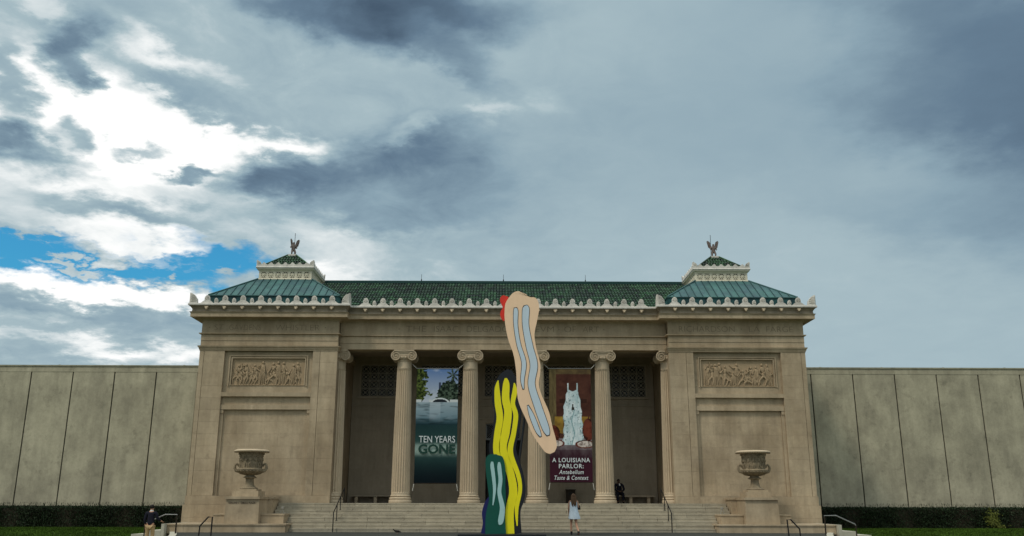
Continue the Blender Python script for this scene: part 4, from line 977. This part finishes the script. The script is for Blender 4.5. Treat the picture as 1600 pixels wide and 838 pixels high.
put_text(b2, 'Antebellum', 3.42, 2.70, 1.24, .29, M['letter_white'], shear=.25, spacing=1.08, bold=.002); put_text(b2, 'Taste & Context', 3.42, 2.42, 1.70, .29, M['letter_white'], shear=.25, spacing=1.08, bold=.002)

# ================================================================== SCULPTURE (plain abstract stand-in: wavy painted metal bands)
sc_ = thing('abstract_sculpture', 'tall abstract sculpture of wavy painted metal bands in peach, yellow, green and red', 'sculpture', (.05, -8, .0))
MB().box(-1.78, 1.72, -8.7, -7.3, .002, .09).build('plinth', M['plinth'], sc_)
BANDS = {}
def band(name, ctrl, y0, y1, mat, lab=None, n=60):
    """smooth band through (x, z, half-width) stations, rounded ends"""
    zs = [c[1] for c in ctrl]; 
    def cat(i, t):
        p = [ctrl[max(0, min(len(ctrl) - 1, i + k))] for k in (-1, 0, 1, 2)]
        return [.5 * ((2 * p[1][j]) + (-p[0][j] + p[2][j]) * t + (2 * p[0][j] - 5 * p[1][j] + 4 * p[2][j] - p[3][j]) * t * t + (-p[0][j] + 3 * p[1][j] - 3 * p[2][j] + p[3][j]) * t ** 3) for j in range(3)]
    pts = [cat(i, k / 10) for i in range(len(ctrl) - 1) for k in range(10)] + [list(ctrl[-1])]
    L, Rr = [], []
    for i, (x, z, w) in enumerate(pts):
        a, b = pts[max(0, i - 1)], pts[min(len(pts) - 1, i + 1)]; d = Vector((b[0] - a[0], b[1] - a[1])).normalized(); nn = Vector((-d.y, d.x))
        L.append((x + nn.x * w, z + nn.y * w)); Rr.append((x - nn.x * w, z - nn.y * w))
    mb = MB().strip(L, Rr, y0, y1); o = mb.build(name, mat, sc_, smooth=True)
    if lab: o['label'] = lab
    if name == 'pale_stripe':                                    # crisp dark edge round each stripe
        band('stripe_outline', [(x_ , z_ + (.03 if i_ == 0 else (-.03 if i_ == len(ctrl) - 1 else 0)), w_ + .022) for i_, (x_, z_, w_) in enumerate(ctrl)], -8.070, -8.0605, M['navy'])
    return o
band('peach_band', [(.86, 10.0, .12), (.82, 9.88, .50), (.80, 9.5, .72), (.74, 8.9, .70), (.74, 8.2, .58), (.90, 7.5, .50), (1.04, 6.8, .52), (1.02, 6.1, .46), (1.12, 5.5, .50), (1.42, 4.8, .50), (1.62, 4.2, .44), (1.83, 3.75, .36), (1.96, 3.42, .26), (2.02, 3.28, .10)], -8.06, -8.0, M['peach'])
band('pale_stripe', [(.50, 9.35, .04), (.52, 9.2, .09), (.52, 8.6, .08), (.64, 7.8, .08), (.86, 7.0, .09), (.80, 6.3, .07), (.84, 5.9, .02)], -8.078, -8.0705, M['lblue'])
band('pale_stripe', [(.92, 9.45, .05), (.95, 9.3, .14), (.94, 8.6, .13), (1.10, 7.7, .14), (1.28, 6.9, .15), (1.18, 6.1, .14), (1.40, 5.3, .15), (1.75, 4.3, .14), (1.86, 4.0, .05)], -8.078, -8.0705, M['lblue'])
band('pale_stripe', [(1.02, 5.2, .02), (1.18, 4.8, .09), (1.42, 4.2, .09), (1.55, 3.95, .03)], -8.078, -8.0705, M['lblue'])
band('red_band', [(.10, 9.90, .10), (.06, 9.75, .22), (.12, 9.4, .16), (.05, 9.1, .20), (.14, 8.86, .16)], -7.96, -7.9, M['red'])
band('yellow_band', [(.26, 6.70, .10), (.18, 6.35, .40), (.12, 5.7, .60), (.20, 5.0, .57), (.12, 4.2, .55), (-.02, 3.4, .55), (.30, 2.4, .53), (.42, 1.7, .50), (.28, 1.0, .44), (.34, .09, .42)], -8.02, -7.96, M['navy'], 'dark edged backing of the yellow band')
for pts_ in ([(-.22, 6.25, .02), (-.26, 5.9, .09), (-.22, 5.3, .12), (-.14, 4.7, .12), (-.24, 4.0, .12), (-.26, 3.3, .12), (-.02, 2.4, .10), (.02, 2.0, .02)],
            [(.10, 6.35, .04), (.12, 6.1, .12), (.10, 5.5, .14), (.20, 4.9, .14), (.10, 4.1, .15), (.0, 3.4, .14), (.32, 2.4, .14), (.42, 1.7, .15), (.28, 1.0, .15), (.30, .10, .15)],
            [(.46, 6.15, .02), (.48, 5.8, .09), (.40, 5.3, .08), (.52, 4.8, .09), (.44, 4.1, .09), (.30, 3.3, .10), (.62, 2.4, .08), (.70, 1.8, .07), (.56, 1.1, .07), (.58, .4, .02)]):
    band('yellow_stripe', [(x_, z_, w_ * 1.13) for x_, z_, w_ in pts_], -8.04, -8.021, M['yellow'])
band('green_band', [(-.36, 3.22, .10), (-.36, 3.08, .34), (-.30, 2.6, .40), (-.26, 2.0, .36), (-.22, 1.4, .34), (-.30, .8, .38), (-.28, .09, .42)], -8.12, -8.06, M['green'])
band('teal_stripe', [(-.44, 2.92, .04), (-.44, 2.75, .075), (-.38, 2.3, .07), (-.34, 1.8, .06), (-.40, 1.2, .02)], -8.135, -8.121, M['teal'])
band('teal_stripe', [(-.16, 2.90, .04), (-.15, 2.7, .08), (-.10, 2.2, .08), (-.14, 1.7, .08), (-.02, 1.1, .10), (-.08, .6, .11), (-.14, .45, .03)], -8.135, -8.121, M['teal'])
band('indigo_band', [(-.50, 1.55, .05), (-.56, 1.3, .16), (-.66, .9, .18), (-.64, .5, .16), (-.70, .09, .18)], -8.10, -8.05, M['indigo'])
MB().box(-.55, .55, -8.01, -7.9, .09, .12).tube([(.3, -7.94, .1), (.95, -7.94, 5.2)], .05, 8).build('support', M['plinth'], sc_)

# ================================================================== HEDGES AND PLANTS
def hedge(x0, x1, label):
    t = thing('hedge', label, 'hedge', ((x0 + x1) / 2, 4.8, 0), 'clipped hedges along the wings')
    MB().box(x0, x1, 4.05, 5.7, -.02, 1.0).build('hedge_core', M['twig'], t)  # solid dark box standing in for the shaded inside of the hedge
    n = 42000; x = rng.uniform(x0, x1, n); side = rng.random(n); y = np.where(side < .62, 4.0 + rng.normal(0, .05, n) + .08 * np.sin(x * 2.1), rng.uniform(4.0, 5.7, n)); z = np.where(side < .62, rng.uniform(0, 1.06, n), 1.05 + rng.normal(0, .03, n))
    tw = rng.random(n) < .035; z = np.where(tw, 1.05 + rng.uniform(0, .24, n), z); y = np.where(tw, rng.uniform(4.0, 5.6, n), y)
    a = rng.uniform(0, 6.28, n); b = rng.normal(0, .7, n); h = rng.uniform(.025, .05, n); w = h * .55; w = np.where(tw, w * .4, w); h = np.where(tw, h * 1.8, h); b = np.where(tw, rng.normal(0, .2, n), b)
    c = np.c_[x, y, z]; ax = np.c_[np.sin(b) * np.cos(a), np.sin(b) * np.sin(a), np.cos(b)]; bx_ = np.c_[-np.sin(a), np.cos(a), np.zeros(n)]
    v = np.stack([c - ax * h[:, None], c + bx_ * w[:, None], c + ax * h[:, None], c - bx_ * w[:, None]], 1).reshape(-1, 3)
    me = bpy.data.meshes.new('foliage'); me.from_pydata(v.tolist(), [], np.arange(4 * n).reshape(-1, 4).tolist()); me.materials.append(M['leaf'])
    o = bpy.data.objects.new('foliage', me); link(o, t, (0, 0, 0)); o['kind'] = 'stuff'
hedge(-31, -15.6, 'long dark clipped hedge in front of the left concrete wing'); hedge(15.6, 33, 'long dark clipped hedge in front of the right concrete wing')
t = thing('shrub', 'small yellow-green shrub growing out of the right hedge above the lawn', 'shrub', (26.2, 3.9, 0))
n = 700; c = np.c_[26.2 + rng.normal(0, .17, n), 3.85 + rng.normal(0, .1, n), np.abs(.45 + rng.normal(0, .26, n))]; c[:, 0] += .25 * np.abs(rng.normal(0, 1, n)) * (c[:, 2] < .2); a = rng.uniform(0, 6.28, n); h = .05
ax = np.c_[np.cos(a), rng.normal(0, .3, n), np.sin(a)] * h; bx_ = np.c_[-np.sin(a), rng.normal(0, .3, n), np.cos(a)] * h * .5
v = np.stack([c - ax, c + bx_, c + ax, c - bx_], 1).reshape(-1, 3); me = bpy.data.meshes.new('foliage'); me.from_pydata(v.tolist(), [], np.arange(4 * n).reshape(-1, 4).tolist()); me.materials.append(M['leaf_yellow'])
o = bpy.data.objects.new('foliage', me); link(o, t, (0, 0, 0)); MB().tube([(26.2, 3.9, 0), (26.22, 3.88, .5)], .015, 5).tube([(26.2, 3.9, .1), (26.35, 3.85, .35)], .01, 5).build('stem', M['twig'], t)

# ================================================================== ROOFTOP STATUES
def skinned(name, pts, edges, mat, parent, loc, rotz=0, sub=1, scale=1.0, root=0):
    me = bpy.data.meshes.new(name); me.from_pydata([tuple(Vector(p[:3]) * scale) for p in pts], edges, [])
    o = bpy.data.objects.new(name, me); COL.objects.link(o); sk_ = o.modifiers.new('s', 'SKIN'); sk_.use_smooth_shade = True
    for i, p in enumerate(pts):
        d = me.skin_vertices[0].data[i]; r_ = p[3] * scale; d.radius = (r_, (p[4] * scale if len(p) > 4 else r_)); d.use_root = (i == root)
    ss = o.modifiers.new('u', 'SUBSURF'); ss.levels = sub; ss.render_levels = sub
    bpy.context.view_layer.update(); dg = bpy.context.evaluated_depsgraph_get(); me2 = bpy.data.meshes.new_from_object(o.evaluated_get(dg)); bpy.data.objects.remove(o)
    me2.name = name; me2.materials.clear(); me2.materials.append(mat)
    o = bpy.data.objects.new(name, me2); link(o, parent, loc); o.rotation_euler = (0, 0, rotz); return o
def wing_mesh():
    mb = MB(); inner, outer = [], []
    for i in range(9):
        t = i / 8; inner.append((.05 + .20 * t ** 1.2 - .06 * t, .10 + .62 * t)); outer.append((.12 + .30 * t - .12 * t ** 3, .0 + .62 * t + .05))
    inner[-1] = (.27, .74); outer[-1] = (.32, .73)
    mb.strip(inner, outer, -.02, .02)
    for i in range(5): mb.tube([(.12 + .03 * i, -.02, .12 + .03 * i), (.16 + .045 * i, -.02, .45 + .06 * i)], [.02, .012], 4)
    return mb.mesh('wing', M['bronze'])
WING = wing_mesh()
for s in (-1, 1):
    side = 'left' if s < 0 else 'right'; cx = s * 11.83; z = 14.72
    t = thing('rooftop_statue', f'small winged bronze figure with thin rod on top of the {side} roof lantern', 'statue', (cx, 2.82, z), 'winged figures on the roof lanterns')
    rz = R(28) if s < 0 else 0
    body = [(0, 0, .30, .10), (0, 0, .42, .085), (0, -.01, .54, .12, .09), (0, -.01, .62, .05), (0, -.03, .70, .065), (0, -.04, .75, .05),
            (.08, -.02, .24, .065), (.10, -.10, .13, .05), (.09, -.03, .02, .04), (-.08, -.02, .24, .065), (-.10, -.10, .13, .05), (-.09, -.03, .02, .04),
            (.13, -.02, .53, .045), (.18, -.04, .42, .035), (.13, -.12, .36, .03), (-.13, -.02, .53, .045), (-.18, -.04, .42, .035), (-.13, -.12, .36, .03)]
    ed = [(0, 1), (1, 2), (2, 3), (3, 4), (4, 5), (0, 6), (6, 7), (7, 8), (0, 9), (9, 10), (10, 11), (2, 12), (12, 13), (13, 14), (2, 15), (15, 16), (16, 17)]
    skinned('figure', body, ed, M['bronze'], t, (cx, 2.82, z), rz, 1)
    for d in (-1, 1):
        o = put('wing', WING, t, (cx, 2.82 + .05, z + .36), (0, 0, rz + R(12) * d)); o.scale = (d * (1 if not (s < 0 and d < 0) else .62), 1, .82)
    MB().tube([(cx - (.12 if s > 0 else -.02), 2.95, z), (cx - (.10 if s > 0 else -.02), 2.95, z + 1.32)], .014, 6).build('lightning_rod', M['iron'], t)

# ================================================================== PEOPLE
def hand(pts, ed, wi, pos, d, side, sc=1.0):
    """palm and five fingers hanging along d from wrist vertex wi"""
    d = Vector(d).normalized(); sd = Vector(side).normalized(); k = len(pts); p = Vector(pos) + d * .06
    pts.append((*p, .026, .016)); ed.append((wi, k))
    for i, (o, ln) in enumerate(((-.030, .065), (-.011, .078), (.010, .074), (.029, .060))):
        a = p + d * .035 + sd * o; b = a + d * ln * .5 + Vector((0, -.012, 0)); c = b + d * ln * .4 + Vector((0, -.02, 0)); j = len(pts)
        pts += [(*a, .0095), (*b, .0085), (*c, .007)]; ed += [(k, j), (j, j + 1), (j + 1, j + 2)]
    a = Vector(pos) + d * .03 - sd * .035; b = a + d * .035 - sd * .02; j = len(pts); pts += [(*a, .011), (*b, .009)]; ed += [(k, j), (j, j + 1)]
def person(label, loc, H, pose, bodymat, rotz=0):
    t = thing('person', label, 'person', loc); return t
# -- woman walking away, towards the stairs (faces +Y)
wx, wy = 3.0, -6.2
w = person('woman in a short pale blue sleeveless dress with long brown hair walking towards the stairs', (wx, wy, 0), 1.68, None, None)
pts = [(0, 0, .88, .13, .10), (0, .0, 1.05, .105, .08), (0, .0, 1.24, .13, .085), (0, .0, 1.36, .10, .06), (0, .0, 1.44, .045), (0, .01, 1.52, .075, .085), (0, .015, 1.60, .072, .085), (0, .01, 1.66, .04),
       (-.09, .0, .82, .085), (-.10, .10, .48, .055), (-.11, .05, .30, .05), (-.10, .02, .10, .034), (-.10, .03, .045, .034), (-.10, .15, .03, .028),
       (.09, .0, .82, .085), (.10, -.04, .47, .055), (.13, -.16, .31, .05), (.17, -.33, .16, .034), (.17, -.37, .10, .034), (.17, -.30, .02, .028),
       (-.165, .0, 1.36, .048), (-.21, -.01, 1.10, .036), (-.20, .10, .90, .026),
       (.165, .0, 1.36, .048), (.21, -.02, 1.11, .036), (.24, .16, 1.14, .026)]
ed = [(0, 1), (1, 2), (2, 3), (3, 4), (4, 5), (5, 6), (6, 7), (0, 8), (8, 9), (9, 10), (10, 11), (11, 12), (12, 13), (0, 14), (14, 15), (15, 16), (16, 17), (17, 18), (18, 19), (3, 20), (20, 21), (21, 22), (3, 23), (23, 24), (24, 25)]
hand(pts, ed, 22, pts[22][:3], (0, .3, -1), (0, 1, 0)); hand(pts, ed, 25, pts[25][:3], (-.2, 1, .2), (1, 0, 0))
pts.append((0, .10, 1.53, .012)); ed.append((5, len(pts) - 1))
skinned('body', pts, ed, M['skin'], w, (wx, wy, 0), 0, 2)
def shell(prof, n=32, wob=.0, seed=1):
    """dress/jacket: (z, rx, ry, cx, cy) stations, open below"""
    vs = []; rr = random.Random(seed); ph = rr.uniform(0, 6)
    for i, (z, rx, ry, ox, oy) in enumerate(prof):
        for k in range(n):
            a = 2 * math.pi * k / n; f = 1 + wob * (1 - i / len(prof)) * math.sin(5 * a + ph + i * .3) + wob * .5 * (1 - i / len(prof)) * math.sin(9 * a + ph * 2); vs.append((ox + rx * f * math.cos(a), oy + ry * f * math.sin(a), z))
    fs = [(i * n + k, i * n + (k + 1) % n, (i + 1) * n + (k + 1) % n, (i + 1) * n + k) for i in range(len(prof) - 1) for k in range(n)]
    fs.append(tuple((len(prof) - 1) * n + k for k in range(n))); return vs, fs
vs, fs = shell([(.64, .235, .19, .03, -.01), (.70, .24, .19, .02, -.01), (.85, .205, .17, .01, 0), (1.0, .175, .145, 0, 0), (1.12, .16, .13, 0, 0), (1.24, .165, .125, 0, 0), (1.33, .165, .11, 0, 0), (1.38, .12, .085, 0, 0), (1.41, .07, .06, 0, 0)], wob=.06)
MB().add([(x + wx, y + wy, z) for x, y, z in vs], fs).build('dress', M['dress'], w, smooth=True, fix=False)
hr = MB(); hr.ball((wx, wy - .012, 1.585), (.094, .105, .105), 14, 10)
for k in range(13):
    a = -.1 + .02 * k - .02; x = -.085 + .17 * k / 12; rr = random.Random(k); hr.tube([(wx + x * .8, wy - .06, 1.62), (wx + x * 1.05, wy - .105, 1.48), (wx + x * 1.15 + rr.uniform(-.01, .01), wy - .125, 1.33), (wx + x * 1.0 + .02 + rr.uniform(-.02, .02), wy - .13, 1.16 + rr.uniform(-.03, .05))], [.03, .03, .026, .008], 6)
hr.build('hair', M['hair'], w, smooth=True)
for nm, (fx, fy, fz, tilt) in (('shoe', (-.10, .08, .0, 0)), ('shoe', (.17, -.345, .02, .9))):
    sb = MB(); sb.ball((0, 0, .035), (.045, .115, .035), 10, 6); sb.lathe([(.048, .03), (.045, .10), (.043, .12)], 10, (0, -.06, 0)); sb.box(-.03, .03, -.10, -.05, -.02, .03)
    me = sb.mesh('shoe', M['black'], True); put('shoe', me, w, (wx + fx, wy + fy, .022 + fz), (-tilt, 0, 0))
bag = MB(); bag.prism([(wx + .16, 1.02), (wx + .30, 1.02), (wx + .29, 1.20), (wx + .18, 1.20)], wy + .06, wy + .2); bag.tube([(wx + .19, wy + .13, 1.2), (wx + .18, wy + .05, 1.36), (wx + .22, wy + .1, 1.2)], .01, 5)
tagmesh(bag.build('shoulder_bag', M['black']), 'small black bag carried under the right arm of the woman in the pale dress', 'bag')
# -- man on the lower path at left, back to the camera, hand on the rail
mx_, my_, mz = -14.75, -6.35, -.55
m_ = person('man in a dark jacket and khaki trousers standing by the grey handrail, seen from behind', (mx_, my_, mz), 1.75, None, None)
pts = [(0, 0, .92, .14, .10), (0, 0, 1.10, .13, .09), (0, .0, 1.30, .15, .095), (0, .0, 1.42, .11, .07), (0, .01, 1.50, .05), (0, .02, 1.58, .078, .09), (0, .025, 1.66, .076, .09), (0, .02, 1.72, .045),
       (-.10, 0, .86, .09), (-.11, .03, .50, .06), (-.11, 0, .10, .045), (-.11, .12, .04, .038), (.10, 0, .86, .09), (.11, .06, .50, .06), (.11, .02, .10, .045), (.11, .14, .04, .038),
       (-.19, 0, 1.42, .055), (-.24, -.02, 1.14, .045), (-.22, .05, .90, .032), (.19, 0, 1.42, .055), (.26, .02, 1.18, .045), (.36, .22, 1.08, .032)]
ed = [(0, 1), (1, 2), (2, 3), (3, 4), (4, 5), (5, 6), (6, 7), (0, 8), (8, 9), (9, 10), (10, 11), (0, 12), (12, 13), (13, 14), (14, 15), (3, 16), (16, 17), (17, 18), (3, 19), (19, 20), (20, 21)]
hand(pts, ed, 18, pts[18][:3], (0, .2, -1), (0, 1, 0)); hand(pts, ed, 21, pts[21][:3], (.4, 1, -.4), (1, 0, 0)); pts.append((0, .115, 1.60, .012)); ed.append((5, len(pts) - 1))
skinned('body', pts, ed, M['skin'], m_, (mx_, my_, mz), 0, 2)
jk = [(0, 0, .86, .175, .135), (0, 0, 1.10, .16, .115), (0, 0, 1.30, .175, .12), (0, 0, 1.42, .135, .085), (0, 0, 1.475, .075), (-.195, 0, 1.42, .075), (-.245, -.02, 1.14, .062), (-.225, .04, .95, .048), (.195, 0, 1.42, .075), (.265, .02, 1.18, .062), (.345, .19, 1.09, .046)]
skinned('jacket', jk, [(0, 1), (1, 2), (2, 3), (3, 4), (3, 5), (5, 6), (6, 7), (3, 8), (8, 9), (9, 10)], M['navycloth'], m_, (mx_, my_, mz), 0, 2)
tk = [(0, 0, .93, .155, .115), (-.10, 0, .84, .105), (-.11, .03, .50, .08), (-.11, 0, .12, .068), (.10, 0, .84, .105), (.11, .06, .50, .08), (.11, .02, .12, .068)]
skinned('trousers', tk, [(0, 1), (1, 2), (2, 3), (0, 4), (4, 5), (5, 6)], M['khaki'], m_, (mx_, my_, mz), 0, 2)
MB().lathe([(.066, 1.475), (.072, 1.50), (.068, 1.53)], 14, (mx_, my_ + .005, mz)).build('collar', M['white'], m_, smooth=True)
MB().ball((mx_, my_ + .005, mz + 1.665), (.088, .10, .095), 14, 10).build('hair', M['hair_black'], m_, smooth=True)
for d in (-.11, .11): MB().ball((mx_ + d, my_ + .08, mz + .04), (.05, .14, .042), 10, 6).build('shoe', M['black'], m_, smooth=True)
# -- seated man on the right porch bench (faces the camera, -Y)
qx, qy, qz = 6.27, 4.0, FL
p_ = person('man in dark clothes sitting on the right porch bench beside a column', (qx, qy, qz), 1.75, None, None)
pts = [(0, 0, .53, .14, .11), (.0, -.02, .70, .13, .09), (-.01, -.05, .90, .15, .09), (-.02, -.06, 1.0, .11, .07), (-.03, -.08, 1.07, .05), (-.04, -.10, 1.14, .075, .085), (-.045, -.11, 1.20, .07, .085), (-.045, -.10, 1.25, .04),
       (-.10, -.05, .51, .09), (-.15, -.44, .50, .065), (-.14, -.46, .10, .045), (-.14, -.60, .04, .038), (.10, -.05, .51, .09), (.15, -.44, .50, .065), (.14, -.46, .10, .045), (.14, -.60, .04, .038),
       (-.20, -.06, .99, .055), (-.25, -.12, .74, .045), (-.08, -.30, .64, .032), (.17, -.06, .99, .055), (.24, -.12, .73, .045), (.08, -.32, .62, .032)]
hand(pts, ed2 := [(0, 1), (1, 2), (2, 3), (3, 4), (4, 5), (5, 6), (6, 7), (0, 8), (8, 9), (9, 10), (10, 11), (0, 12), (12, 13), (13, 14), (14, 15), (3, 16), (16, 17), (17, 18), (3, 19), (19, 20), (20, 21)], 18, pts[18][:3], (1, -.1, -.1), (0, 0, 1)); hand(pts, ed2, 21, pts[21][:3], (-1, -.1, 0), (0, 0, 1)); pts.append((-.045, -.205, 1.14, .013)); ed2.append((5, len(pts) - 1))
skinned('body', pts, ed2, M['skin_dark'], p_, (qx, qy, qz), 0, 2)
jk = [(0, 0, .56, .165, .13), (0, -.02, .72, .155, .11), (-.01, -.05, .90, .17, .11), (-.02, -.06, 1.0, .13, .085), (-.205, -.06, .98, .072), (-.255, -.12, .74, .06), (-.11, -.28, .645, .045), (.175, -.06, .98, .072), (.245, -.12, .73, .06), (.11, -.30, .625, .045)]
skinned('shirt', jk, [(0, 1), (1, 2), (2, 3), (3, 4), (4, 5), (5, 6), (3, 7), (7, 8), (8, 9)], M['navycloth'], p_, (qx, qy, qz), 0, 2)
tk = [(0, 0, .53, .15, .12), (-.10, -.06, .515, .10), (-.15, -.44, .50, .08), (-.14, -.46, .12, .065), (.10, -.06, .515, .10), (.15, -.44, .50, .08), (.14, -.46, .12, .065)]
skinned('trousers', tk, [(0, 1), (1, 2), (2, 3), (0, 4), (4, 5), (5, 6)], M['navycloth'], p_, (qx, qy, qz), 0, 2)
MB().ball((qx - .045, qy - .085, qz + 1.205), (.083, .09, .08), 12, 8).build('hair', M['hair_black'], p_, smooth=True)
MB().prism([(qx - .035, qz + .93), (qx + .045, qz + .93), (qx + .03, qz + 1.03), (qx - .03, qz + 1.03)], qy - .20, qy - .17).build('shirt_front', M['white'], p_)
for d in (-.14, .14): MB().ball((qx + d, qy - .55, qz + .045), (.05, .14, .042), 10, 6).build('shoe', M['black'], p_, smooth=True)
# -- pigeon on the asphalt
bx0, by0 = -4.55, -5.2
pg = thing('pigeon', 'small dark pigeon standing on the asphalt in front of the stairs', 'bird', (bx0, by0, 0))
skinned('body', [(0, 0, .10, .055, .05), (-.08, 0, .11, .045), (-.14, 0, .15, .026), (-.17, 0, .19, .028), (.09, 0, .09, .035), (.18, 0, .075, .02, .008), (-.20, 0, .19, .008)], [(0, 1), (1, 2), (2, 3), (3, 6), (0, 4), (4, 5)], M['hair_black'], pg, (bx0, by0, 0), 0, 2)
for d in (-.025, .025): MB().tube([(bx0, by0 + d, .07), (bx0 + .01, by0 + d, .0), (bx0 - .03, by0 + d, .003)], .005, 5).build('leg', M['skin'], pg)
